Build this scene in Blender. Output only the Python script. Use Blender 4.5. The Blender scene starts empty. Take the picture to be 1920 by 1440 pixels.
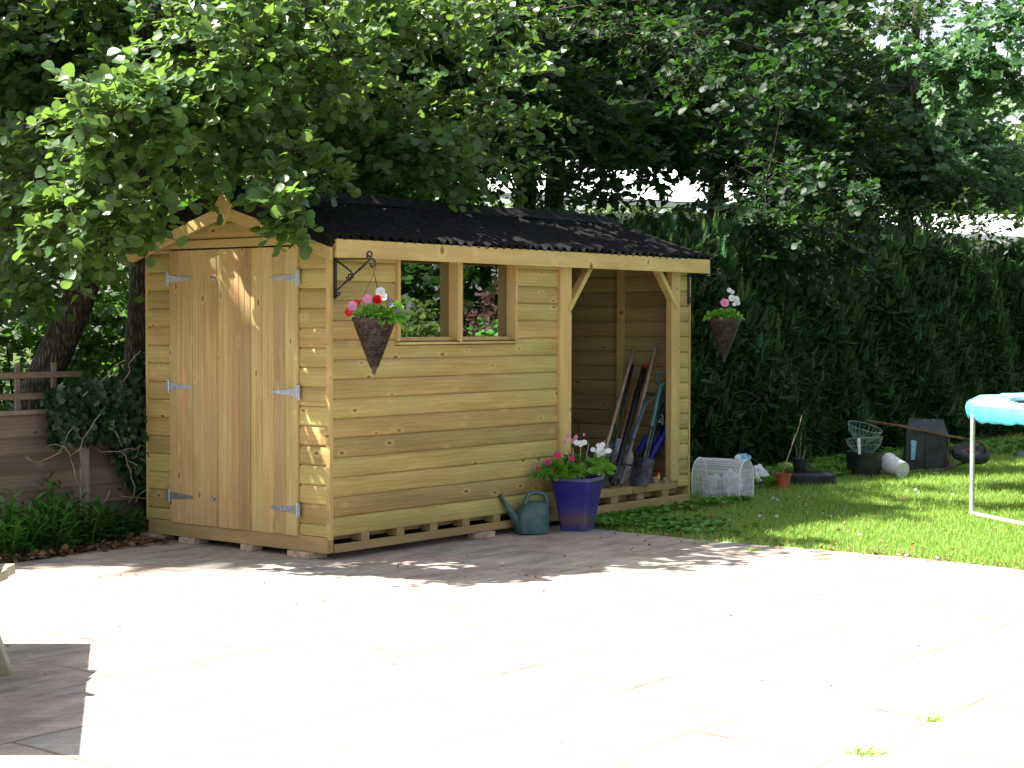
import bpy, math, random
import numpy as np
from mathutils import Vector, Matrix

# ------------------------------------------------------------------ camera, light, exposure
S = bpy.context.scene
COL = S.collection
FPX, PITCH, ROLL = 3225.55, 0.0356, 0.0025
GZ = -0.045                       # ground level (the shed base underside is z = 0)
cam_d = bpy.data.cameras.new('camera'); cam = bpy.data.objects.new('camera', cam_d); COL.objects.link(cam)
cs, sn = math.cos(ROLL), math.sin(ROLL)
FW = Vector((0, math.cos(PITCH), -math.sin(PITCH)))
U0 = Vector((0, math.sin(PITCH), math.cos(PITCH))); R0 = Vector((1, 0, 0))
RT = cs * R0 + sn * U0; UP = -sn * R0 + cs * U0
CP = Vector((0, 0, 1.5))
m = Matrix.Identity(4)
for i in range(3):
    m[i][0] = RT[i]; m[i][1] = UP[i]; m[i][2] = -FW[i]; m[i][3] = CP[i]
cam.matrix_world = m
cam_d.sensor_width = 36; cam_d.lens = FPX / 1920 * 36
cam_d.clip_start = 0.1; cam_d.clip_end = 2000
S.camera = cam

SUN_EL = 52.0
W = bpy.data.worlds.new('World'); S.world = W; W.use_nodes = True
nt = W.node_tree; nt.nodes.clear()
sky = nt.nodes.new('ShaderNodeTexSky'); sky.sky_type = 'NISHITA'; sky.sun_disc = False
sky.sun_elevation = math.radians(SUN_EL); sky.sun_rotation = math.radians(-89)
sky.air_density = 1.0; sky.dust_density = 2.0; sky.ozone_density = 0.8
bg = nt.nodes.new('ShaderNodeBackground'); bg.inputs[1].default_value = 0.07
wo = nt.nodes.new('ShaderNodeOutputWorld')
wb = nt.nodes.new('ShaderNodeHueSaturation'); wb.inputs['Saturation'].default_value = 0.5   # the camera's daylight white balance
nt.links.new(sky.outputs[0], wb.inputs['Color']); nt.links.new(wb.outputs[0], bg.inputs[0]); nt.links.new(bg.outputs[0], wo.inputs[0])
sl = bpy.data.lights.new('sun', 'SUN'); sl.energy = 5.0; sl.angle = math.radians(0.55); sl.color = (1.0, 0.95, 0.86)
so = bpy.data.objects.new('sun', sl); COL.objects.link(so)
ce = math.cos(math.radians(SUN_EL))
SD = Vector((-ce, 0.02, math.sin(math.radians(SUN_EL)))).normalized()
so.rotation_euler = SD.to_track_quat('Z', 'Y').to_euler(); so.location = SD * 30
S.view_settings.view_transform = 'Standard'; S.view_settings.look = 'None'
S.view_settings.gamma = 1.0; S.view_settings.exposure = 2.1
S.render.engine = 'CYCLES'

rnd = random.Random(7)
RG = np.random.default_rng(11)
R = math.radians

# ------------------------------------------------------------------ frames
YAW = 0.8955
OX, OY = -1.1795, 11.0946
cu = Vector((math.cos(YAW), math.sin(YAW), 0)); cv = Vector((-cu.y, cu.x, 0)); O = Vector((OX, OY, 0))
def L(u, v, z=0.0): return O + u * cu + v * cv + Vector((0, 0, z))
def uvof(p): q = Vector(p) - O; return q.dot(cu), q.dot(cv)
def at(px, py, Y):
    d = FW + RT * ((px - 960) / FPX) - UP * ((py - 720) / FPX)
    t = Y / d.y
    return CP + d * t
def gnd(px, py, z=GZ):
    d = FW + RT * ((px - 960) / FPX) - UP * ((py - 720) / FPX)
    return CP + d * ((z - CP.z) / d.z)
def endplane(px, py, u):           # point on a plane across the shed at length u, in shed coordinates
    d = FW + RT * ((px - 960) / FPX) - UP * ((py - 720) / FPX)
    P = O + u * cu; t = (P - CP).dot(cu) / d.dot(cu)
    q = CP + d * t - O
    return Vector((u, q.dot(cv), q.z))

# ------------------------------------------------------------------ materials
def newmat(name):
    m_ = bpy.data.materials.new(name); m_.use_nodes = True
    n = m_.node_tree.nodes; l = m_.node_tree.links
    return m_, n, l, n['Principled BSDF']
def setp(p, **k):
    for a, b in k.items():
        a = a.replace('_', ' ')
        if a in p.inputs: p.inputs[a].default_value = b
def rgba(c): return (c[0], c[1], c[2], 1)
def ramp(n, stops):
    r = n.new('ShaderNodeValToRGB')
    while len(r.color_ramp.elements) < len(stops): r.color_ramp.elements.new(0.5)
    for e, (p, c) in zip(r.color_ramp.elements, stops):
        e.position = p; e.color = rgba(c)
    return r
def mathn(n, l, op, a, b=None, clamp=False):
    k = n.new('ShaderNodeMath'); k.operation = op; k.use_clamp = clamp
    for i, x in enumerate((a, b)):
        if x is None: continue
        if isinstance(x, (int, float)): k.inputs[i].default_value = x
        else: l.new(x, k.inputs[i])
    return k.outputs[0]
def mixc(n, l, fac, a, b, mode='MIX'):
    k = n.new('ShaderNodeMix'); k.data_type = 'RGBA'; k.blend_type = mode
    for s, x in ((k.inputs[0], fac), (k.inputs[6], a), (k.inputs[7], b)):
        if isinstance(x, (int, float)): s.default_value = x
        elif isinstance(x, tuple): s.default_value = rgba(x)
        else: l.new(x, s)
    return k.outputs[2]

def wood(name, light, dark, grain=0, board=None, pitch=0.128, off=0.105, green=0.35, rough=0.62, knot=True, vary=0.5):
    m_, n, l, p = newmat(name)
    tc = n.new('ShaderNodeTexCoord'); sp = n.new('ShaderNodeSeparateXYZ'); l.new(tc.outputs['Object'], sp.inputs[0])
    ax = [sp.outputs[0], sp.outputs[1], sp.outputs[2]]
    a = ax[grain]
    others = [i for i in range(3) if i != grain]
    if board is not None:
        b = ax[board]; c = ax[[i for i in others if i != board][0]]
        idx = mathn(n, l, 'FLOOR', mathn(n, l, 'DIVIDE', mathn(n, l, 'SUBTRACT', b, off), pitch))
        # boards also change along their length (butt joints hidden behind trims)
        wn = n.new('ShaderNodeTexWhiteNoise'); wn.noise_dimensions = '1D'; l.new(idx, wn.inputs['W'])
        rv = wn.outputs['Value']
    else:
        b = ax[others[0]]; c = ax[others[1]]
        oi = n.new('ShaderNodeObjectInfo'); rv = oi.outputs['Random']
    r50 = mathn(n, l, 'MULTIPLY', rv, 57.3)
    def vec(sa, sb, sc):
        v = n.new('ShaderNodeCombineXYZ')
        l.new(mathn(n, l, 'ADD', mathn(n, l, 'MULTIPLY', a, sa), r50), v.inputs[0])
        l.new(mathn(n, l, 'MULTIPLY', b, sb), v.inputs[1])
        l.new(mathn(n, l, 'MULTIPLY', c, sc), v.inputs[2])
        return v.outputs[0]
    kv = n.new('ShaderNodeTexVoronoi'); kv.feature = 'F1'; kv.inputs['Scale'].default_value = 1.0
    l.new(vec(4.2, 9.0, 3.0), kv.inputs['Vector'])
    # grain flows round the knots
    kd = mathn(n, l, 'MULTIPLY', mathn(n, l, 'SMOOTH_MIN', kv.outputs['Distance'], 0.35), 1.0)
    g1 = n.new('ShaderNodeTexNoise'); g1.inputs['Scale'].default_value = 1.0; g1.inputs['Detail'].default_value = 8; g1.inputs['Roughness'].default_value = 0.62
    l.new(vec(1.6, 30, 30), g1.inputs['Vector'])
    g2 = n.new('ShaderNodeTexWave'); g2.wave_type = 'BANDS'; g2.bands_direction = 'Y'; g2.inputs['Scale'].default_value = 3.2
    g2.inputs['Distortion'].default_value = 7.0; g2.inputs['Detail'].default_value = 3; g2.inputs['Detail Scale'].default_value = 0.9
    l.new(vec(0.9, 3.4, 3.4), g2.inputs['Vector'])
    g3 = n.new('ShaderNodeTexNoise'); g3.inputs['Scale'].default_value = 1.0; g3.inputs['Detail'].default_value = 3
    l.new(vec(1.6, 9.0, 9.0), g3.inputs['Vector'])
    f = mathn(n, l, 'ADD', mathn(n, l, 'MULTIPLY', g1.outputs[0], 0.42), mathn(n, l, 'MULTIPLY', g2.outputs[0], 0.10))
    f = mathn(n, l, 'ADD', f, mathn(n, l, 'MULTIPLY', g3.outputs[0], 0.58))
    cr = ramp(n, [(0.34, dark), (0.58, tuple(0.5 * (x + y) for x, y in zip(light, dark))), (0.76, light)])
    l.new(f, cr.inputs[0])
    colr = cr.outputs[0]
    gr = n.new('ShaderNodeTexNoise'); gr.inputs['Scale'].default_value = 1.0; gr.inputs['Detail'].default_value = 2
    l.new(vec(1.1, 3.0, 3.0), gr.inputs['Vector'])
    gm = mathn(n, l, 'MULTIPLY', mathn(n, l, 'SUBTRACT', gr.outputs[0], 0.45, True), green * 6, True)
    colr = mixc(n, l, mathn(n, l, 'MULTIPLY', gm, 0.8), colr, (light[0] * 0.72, light[1] * 0.95, light[2] * 0.95), 'MIX')
    # board-to-board tone
    tone = mathn(n, l, 'ADD', mathn(n, l, 'MULTIPLY', rv, 0.62 * vary), 1.0 - 0.31 * vary)
    w2_ = n.new('ShaderNodeTexWhiteNoise'); w2_.noise_dimensions = '1D'; l.new(mathn(n, l, 'MULTIPLY', rv, 91.7), w2_.inputs['W']); wn2 = w2_.outputs['Value']
    hv = n.new('ShaderNodeHueSaturation'); l.new(tone, hv.inputs['Value']); l.new(colr, hv.inputs['Color'])
    l.new(mathn(n, l, 'ADD', mathn(n, l, 'MULTIPLY', wn2, -0.036 * vary), 0.5 + 0.017 * vary), hv.inputs['Hue'])
    colr = hv.outputs[0]
    if knot:
        km = n.new('ShaderNodeMapRange'); km.inputs[1].default_value = 0.06; km.inputs[2].default_value = 0.12; km.inputs[3].default_value = 1; km.inputs[4].default_value = 0; km.clamp = True
        l.new(kv.outputs['Distance'], km.inputs[0])
        kr = n.new('ShaderNodeMapRange'); kr.inputs[1].default_value = 0.12; kr.inputs[2].default_value = 0.27; kr.inputs[3].default_value = 0.5; kr.inputs[4].default_value = 0; kr.clamp = True
        l.new(kv.outputs['Distance'], kr.inputs[0])
        colr = mixc(n, l, kr.outputs[0], colr, (light[0] * 1.12, light[1] * 1.08, light[2] * 1.15))
        colr = mixc(n, l, mathn(n, l, 'MULTIPLY', km.outputs[0], 0.85), colr, (dark[0] * 0.25, dark[1] * 0.2, dark[2] * 0.2))
    l.new(colr, p.inputs['Base Color'])
    bp = n.new('ShaderNodeBump'); bp.inputs['Strength'].default_value = 0.25; bp.inputs['Distance'].default_value = 0.004
    l.new(f, bp.inputs['Height']); l.new(bp.outputs[0], p.inputs['Normal'])
    setp(p, Roughness=rough, Specular_IOR_Level=0.35)
    return m_

def plain(name, col, rough=0.5, metal=0.0, var=0.12, scale=8.0, bump=0.0, spec=0.5, col2=None, det=4, bscale=None):
    m_, n, l, p = newmat(name)
    tc = n.new('ShaderNodeTexCoord')
    t = n.new('ShaderNodeTexNoise'); t.inputs['Scale'].default_value = scale; t.inputs['Detail'].default_value = det; t.inputs['Roughness'].default_value = 0.65
    l.new(tc.outputs['Object'], t.inputs['Vector'])
    c2 = col2 if col2 else tuple(min(1, x * (1 + 2.2 * var)) for x in col); c1 = tuple(x * (1 - var * 1.6) for x in col) if not col2 else col
    r = ramp(n, [(0.35, c1), (0.68, c2)]); l.new(t.outputs[0], r.inputs[0]); l.new(r.outputs[0], p.inputs['Base Color'])
    rr = mathn(n, l, 'ADD', mathn(n, l, 'MULTIPLY', t.outputs[0], 0.3), rough - 0.15, True); l.new(rr, p.inputs['Roughness'])
    if bump:
        t2 = n.new('ShaderNodeTexNoise'); t2.inputs['Scale'].default_value = bscale or scale * 4; t2.inputs['Detail'].default_value = 6
        l.new(tc.outputs['Object'], t2.inputs['Vector'])
        b = n.new('ShaderNodeBump'); b.inputs['Strength'].default_value = bump; b.inputs['Distance'].default_value = 0.01
        l.new(t2.outputs[0], b.inputs['Height']); l.new(b.outputs[0], p.inputs['Normal'])
    setp(p, Metallic=metal, Specular_IOR_Level=spec)
    return m_

def leafmat(name, col, trans=(0.10, 0.22, 0.02), rough=0.42, spec=0.5, hue=0.03, tfac=0.35, val=0.55, under=None):
    m_, n, l, p = newmat(name)
    geo = n.new('ShaderNodeNewGeometry')
    hv = n.new('ShaderNodeHueSaturation'); hv.inputs['Color'].default_value = rgba(col)
    l.new(mathn(n, l, 'ADD', mathn(n, l, 'MULTIPLY', geo.outputs['Random Per Island'], -hue), 0.5 + hue * 0.5), hv.inputs['Hue'])
    wn = n.new('ShaderNodeTexWhiteNoise'); wn.noise_dimensions = '1D'; l.new(geo.outputs['Random Per Island'], wn.inputs['W'])
    l.new(mathn(n, l, 'ADD', mathn(n, l, 'MULTIPLY', wn.outputs[0], val), 1 - val * 0.5), hv.inputs['Value'])
    l.new(hv.outputs[0], p.inputs['Base Color'])
    setp(p, Roughness=rough, Specular_IOR_Level=spec)
    tr = n.new('ShaderNodeBsdfTranslucent')
    tm = mixc(n, l, 0.35, rgba(trans)[:3], hv.outputs[0]); l.new(tm, tr.inputs[0])
    mx = n.new('ShaderNodeMixShader'); mx.inputs[0].default_value = tfac
    l.new(p.outputs[0], mx.inputs[1]); l.new(tr.outputs[0], mx.inputs[2])
    l.new(mx.outputs[0], n['Material Output'].inputs[0])
    return m_

M = {}
PINE_L, PINE_D = (0.475, 0.355, 0.128), (0.265, 0.178, 0.054)
M['clad_side'] = wood('cladding_pine', PINE_L, PINE_D, 0, 2, green=0.4, vary=0.55)
M['clad_front'] = wood('gable_cladding_pine', PINE_L, PINE_D, 1, 2, off=0.055, green=0.45, vary=0.6)
M['door'] = wood('door_board_pine', (0.52, 0.37, 0.165), (0.31, 0.195, 0.072), 2, 1, pitch=0.1075, off=0.275, green=0.35, vary=0.6)
M['trim_x'] = wood('trim_pine_long', (0.55, 0.41, 0.15), (0.36, 0.245, 0.085), 0, green=0.2, vary=0.3)
M['trim_y'] = wood('trim_pine_across', (0.53, 0.395, 0.15), (0.35, 0.24, 0.085), 1, green=0.2, vary=0.3)
M['trim_z'] = wood('trim_pine_upright', (0.55, 0.39, 0.15), (0.37, 0.235, 0.085), 2, green=0.2, vary=0.3)
M['base_x'] = wood('bearer_pine_long', (0.36, 0.24, 0.10), (0.22, 0.14, 0.06), 0, green=0.2, vary=0.3)
M['base_y'] = wood('bearer_pine_across', (0.42, 0.29, 0.12), (0.26, 0.17, 0.07), 1, green=0.2, vary=0.3)
M['inner'] = wood('inner_boarding', (0.40, 0.30, 0.14), (0.22, 0.15, 0.06), 1, 2, green=0.25, vary=0.5)
M['old_wood'] = wood('weathered_fence_board', (0.20, 0.15, 0.105), (0.09, 0.065, 0.045), 0, 2, pitch=0.125, off=0, green=0.1, vary=0.7, knot=True)
M['old_z'] = wood('weathered_post', (0.27, 0.23, 0.18), (0.15, 0.125, 0.10), 2, green=0.1, vary=0.3, knot=False)
M['bench'] = wood('silvered_bench_wood', (0.42, 0.38, 0.28), (0.26, 0.23, 0.16), 0, green=0.3, vary=0.3, knot=False)
M['bitumen'] = plain('black_bitumen_sheet', (0.007, 0.007, 0.008), 0.85, var=0.4, scale=14, bump=0.3, bscale=160, spec=0.12)
M['zinc'] = plain('galvanised_steel', (0.42, 0.44, 0.48), 0.45, 0.85, 0.15, 60)
M['iron'] = plain('black_iron', (0.009, 0.009, 0.009), 0.7, 0.0, 0.3, 30)
M['brick'] = plain('concrete_block', (0.40, 0.29, 0.20), 0.9, var=0.25, scale=20, bump=0.6)
M['can'] = plain('green_plastic', (0.035, 0.085, 0.082), 0.42, var=0.2, scale=12, bump=0.05)
M['wicker'] = plain('dark_wicker', (0.045, 0.030, 0.022), 0.5, var=0.5, scale=40, spec=0.4)
M['soil'] = plain('soil', (0.035, 0.024, 0.016), 0.95, var=0.5, scale=6, bump=1.0, bscale=60)
M['terracotta'] = plain('terracotta_plastic', (0.42, 0.095, 0.035), 0.6, var=0.12, scale=10)
M['black_plastic'] = plain('black_plastic', (0.012, 0.012, 0.013), 0.5, var=0.4, scale=10)
M['rubber'] = plain('tyre_rubber', (0.022, 0.022, 0.024), 0.75, var=0.35, scale=25)
M['white_wire'] = plain('white_coated_wire', (0.78, 0.78, 0.78), 0.5, var=0.05, scale=10)
M['green_wire'] = plain('green_coated_wire', (0.16, 0.26, 0.22), 0.5, var=0.3, scale=30)
M['white_plastic'] = plain('white_plastic', (0.68, 0.68, 0.70), 0.45, var=0.07, scale=8)
M['poly'] = plain('polythene', (0.62, 0.64, 0.66), 0.35, var=0.15, scale=14, bump=0.5, bscale=30)
M['poly_grey'] = plain('grey_polythene', (0.36, 0.34, 0.40), 0.4, var=0.25, scale=14, bump=0.5, bscale=30)
M['blue_plastic'] = plain('blue_plastic_bag', (0.06, 0.34, 0.55), 0.35, var=0.3, scale=30, bump=0.3, col2=(0.35, 0.55, 0.65))
M['yellow_plastic'] = plain('yellow_plastic', (0.6, 0.5, 0.12), 0.4)
M['barrow'] = plain('barrow_black_steel', (0.022, 0.024, 0.03), 0.55, var=0.5, scale=6)
M['rust'] = plain('rusty_tube', (0.11, 0.055, 0.035), 0.7, var=0.5, scale=20)
M['pad'] = plain('turquoise_vinyl_pad', (0.09, 0.45, 0.60), 0.4, var=0.10, scale=6, bump=0.5, bscale=16)
M['pad_top'] = plain('pale_turquoise_vinyl_top', (0.22, 0.58, 0.66), 0.35, var=0.10, scale=6, bump=0.5, bscale=16)
M['mat'] = plain('black_woven_mat', (0.02, 0.02, 0.026), 0.7)
M['tube'] = plain('galvanised_tube', (0.62, 0.63, 0.64), 0.35, 0.6, 0.1, 20)
M['handle_wood'] = wood('weathered_handle', (0.33, 0.26, 0.20), (0.20, 0.15, 0.12), 2, green=0.0, vary=0.3, knot=False)
M['ash_wood'] = wood('ash_handle', (0.36, 0.22, 0.11), (0.22, 0.12, 0.06), 2, green=0.0, vary=0.3, knot=False)
M['teal'] = plain('teal_paint', (0.03, 0.10, 0.10), 0.4, var=0.15)
M['teal_dark'] = plain('dark_green_paint', (0.008, 0.045, 0.038), 0.35, var=0.15)
M['bluegrey'] = plain('blue_grey_plastic', (0.05, 0.085, 0.12), 0.45, var=0.15)
M['blade'] = plain('muddy_steel', (0.045, 0.045, 0.052), 0.5, 0.5, 0.4, 15)
M['red'] = plain('red_plastic', (0.55, 0.02, 0.02), 0.4)
M['navy'] = plain('navy_nylon', (0.008, 0.01, 0.045), 0.5, bump=0.4, bscale=25)
M['royal'] = plain('royal_blue_nylon', (0.012, 0.03, 0.42), 0.5, bump=0.4, bscale=25)
M['white_print'] = plain('white_print', (0.75, 0.75, 0.78), 0.6, var=0.02)
def bark_mat():
    m_, n, l, p = newmat('ridged_bark')
    tc = n.new('ShaderNodeTexCoord'); mp = n.new('ShaderNodeMapping'); mp.inputs['Scale'].default_value = (1, 1, 0.22); l.new(tc.outputs['Object'], mp.inputs[0])
    v = n.new('ShaderNodeTexNoise'); v.inputs['Scale'].default_value = 55; v.inputs['Detail'].default_value = 5; v.inputs['Roughness'].default_value = 0.7; l.new(mp.outputs[0], v.inputs[0])
    w = n.new('ShaderNodeTexVoronoi'); w.inputs['Scale'].default_value = 38; w.feature = 'DISTANCE_TO_EDGE'; l.new(mp.outputs[0], w.inputs['Vector'])
    f = mathn(n, l, 'ADD', mathn(n, l, 'MULTIPLY', w.outputs[0], 1.2), mathn(n, l, 'MULTIPLY', v.outputs[0], 0.8))
    r = ramp(n, [(0.3, (0.015, 0.012, 0.009)), (0.6, (0.06, 0.05, 0.038)), (0.9, (0.16, 0.14, 0.11))]); l.new(f, r.inputs[0]); l.new(r.outputs[0], p.inputs['Base Color'])
    b = n.new('ShaderNodeBump'); b.inputs['Strength'].default_value = 1.0; b.inputs['Distance'].default_value = 0.02; l.new(f, b.inputs['Height']); l.new(b.outputs[0], p.inputs['Normal'])
    setp(p, Roughness=0.9, Specular_IOR_Level=0.2)
    return m_
M['bark'] = bark_mat()
M['twig'] = plain('brown_twig', (0.06, 0.045, 0.03), 0.85, var=0.4, scale=20)
M['cane'] = plain('dry_cane', (0.34, 0.28, 0.16), 0.7, var=0.2)
M['roof_white'] = plain('white_sheet_roof', (0.80, 0.81, 0.82), 0.5, var=0.03, scale=1)
M['render'] = plain('pale_grey_wall', (0.42, 0.46, 0.5), 0.7, var=0.05, scale=1)
M['alder'] = leafmat('alder_leaf', (0.044, 0.100, 0.026), (0.30, 0.50, 0.07), 0.38, 0.5, tfac=0.40)
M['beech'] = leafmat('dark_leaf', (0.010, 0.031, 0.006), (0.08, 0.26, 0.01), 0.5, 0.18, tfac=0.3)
M['alder_shaded'] = leafmat('shaded_alder_leaf', (0.012, 0.036, 0.011), (0.09, 0.26, 0.02), 0.5, 0.2, tfac=0.28)  # darker alder leaf: the boughs' shade is put into its colour
M['maple'] = leafmat('maple_leaf', (0.055, 0.13, 0.045), (0.12, 0.30, 0.05), 0.45, 0.5, tfac=0.35)
M['sunny'] = leafmat('far_leaf', (0.085, 0.15, 0.035), (0.22, 0.36, 0.05), 0.5, 0.4, tfac=0.4)
M['ivy'] = leafmat('ivy_leaf', (0.022, 0.055, 0.022), (0.05, 0.14, 0.02), 0.38, 0.5, tfac=0.2)
M['undergrowth'] = leafmat('undergrowth_leaf', (0.036, 0.10, 0.015), (0.14, 0.36, 0.02), 0.45, 0.4, tfac=0.45)
M['shrub'] = leafmat('lance_leaf', (0.045, 0.16, 0.022), (0.10, 0.30, 0.02), 0.4, 0.5, tfac=0.3)
M['conifer'] = leafmat('cypress_spray', (0.030, 0.080, 0.020), (0.05, 0.15, 0.02), 0.6, 0.3, tfac=0.2, val=1.5, hue=0.07)
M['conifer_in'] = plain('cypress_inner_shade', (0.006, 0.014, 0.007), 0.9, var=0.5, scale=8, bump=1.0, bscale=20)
M['bright_leaf'] = leafmat('bedding_leaf', (0.13, 0.32, 0.035), (0.20, 0.48, 0.03), 0.42, 0.45, tfac=0.35, val=0.4)
M['geranium'] = leafmat('geranium_leaf', (0.15, 0.34, 0.045), (0.22, 0.46, 0.04), 0.45, 0.4, tfac=0.35, val=0.4)
M['lime'] = leafmat('lime_flower', (0.45, 0.55, 0.18), (0.5, 0.6, 0.2), 0.5, 0.3, tfac=0.3, val=0.2)
M['grass'] = leafmat('grass_blade', (0.25, 0.40, 0.075), (0.40, 0.60, 0.09), 0.5, 0.35, tfac=0.34, val=0.7, hue=0.06)
M['weed'] = leafmat('weed_leaf', (0.10, 0.26, 0.04), (0.2, 0.42, 0.04), 0.45, 0.4, tfac=0.3)
M['litter'] = leafmat('dead_leaf', (0.20, 0.11, 0.055), (0.2, 0.1, 0.03), 0.8, 0.2, tfac=0.15, val=1.0, hue=0.03)
M['bronze'] = leafmat('bronze_leaf', (0.10, 0.05, 0.045), (0.2, 0.08, 0.05), 0.6, 0.3, tfac=0.2)
M['pink'] = leafmat('pink_petal', (0.62, 0.22, 0.40), (0.7, 0.3, 0.5), 0.6, 0.3, tfac=0.3, val=0.2)
M['magenta'] = leafmat('magenta_petal', (0.58, 0.02, 0.16), (0.7, 0.05, 0.3), 0.6, 0.3, tfac=0.3, val=0.2)
M['redp'] = leafmat('red_petal', (0.55, 0.008, 0.012), (0.7, 0.02, 0.02), 0.6, 0.3, tfac=0.25, val=0.2, hue=0.005)
M['whitep'] = leafmat('white_petal', (0.78, 0.78, 0.8), (0.8, 0.8, 0.8), 0.6, 0.3, tfac=0.3, val=0.1)
M['mauve'] = leafmat('mauve_petal', (0.25, 0.18, 0.36), (0.3, 0.2, 0.4), 0.6, 0.3, tfac=0.3, val=0.2)

def glass_mat():
    m_, n, l, p = newmat('window_glass')
    g = n.new('ShaderNodeBsdfGlossy'); g.inputs['Roughness'].default_value = 0.01; g.inputs[0].default_value = (0.9, 0.95, 0.93, 1)
    t = n.new('ShaderNodeBsdfTransparent'); t.inputs[0].default_value = (0.75, 0.8, 0.78, 1)
    lw = n.new('ShaderNodeFresnel'); lw.inputs[0].default_value = 1.9
    mx = n.new('ShaderNodeMixShader'); l.new(mathn(n, l, 'ADD', lw.outputs[0], 0.26, True), mx.inputs[0])
    l.new(t.outputs[0], mx.inputs[1]); l.new(g.outputs[0], mx.inputs[2]); l.new(mx.outputs[0], n['Material Output'].inputs[0])
    return m_
M['glass'] = glass_mat()

def glaze_mat():
    m_, n, l, p = newmat('cobalt_glaze')
    tc = n.new('ShaderNodeTexCoord'); sp = n.new('ShaderNodeSeparateXYZ'); l.new(tc.outputs['Object'], sp.inputs[0])
    t = n.new('ShaderNodeTexNoise'); t.inputs['Scale'].default_value = 150; t.inputs['Detail'].default_value = 3; l.new(tc.outputs['Object'], t.inputs[0])
    t2 = n.new('ShaderNodeTexNoise'); t2.inputs['Scale'].default_value = 12; l.new(tc.outputs['Object'], t2.inputs[0])
    # the unglazed speckle gathers in a band towards the foot
    band = mathn(n, l, 'SUBTRACT', 1.0, mathn(n, l, 'MULTIPLY', mathn(n, l, 'ABSOLUTE', mathn(n, l, 'SUBTRACT', sp.outputs[2], 0.085)), 5.5), True)
    f = mathn(n, l, 'ADD', mathn(n, l, 'MULTIPLY', band, 0.42), mathn(n, l, 'MULTIPLY', t.outputs[0], 0.9))
    f = mathn(n, l, 'ADD', f, mathn(n, l, 'MULTIPLY', t2.outputs[0], 0.25))
    r = ramp(n, [(0.5, (0.018, 0.012, 0.16)), (0.78, (0.035, 0.03, 0.22)), (1.0, (0.12, 0.08, 0.075))])
    l.new(f, r.inputs[0]); l.new(r.outputs[0], p.inputs['Base Color'])
    setp(p, Roughness=0.22, Specular_IOR_Level=0.6)
    b = n.new('ShaderNodeBump'); b.inputs['Strength'].default_value = 0.15; b.inputs['Distance'].default_value = 0.003
    l.new(t2.outputs[0], b.inputs['Height']); l.new(b.outputs[0], p.inputs['Normal'])
    return m_
M['glaze'] = glaze_mat()

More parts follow.
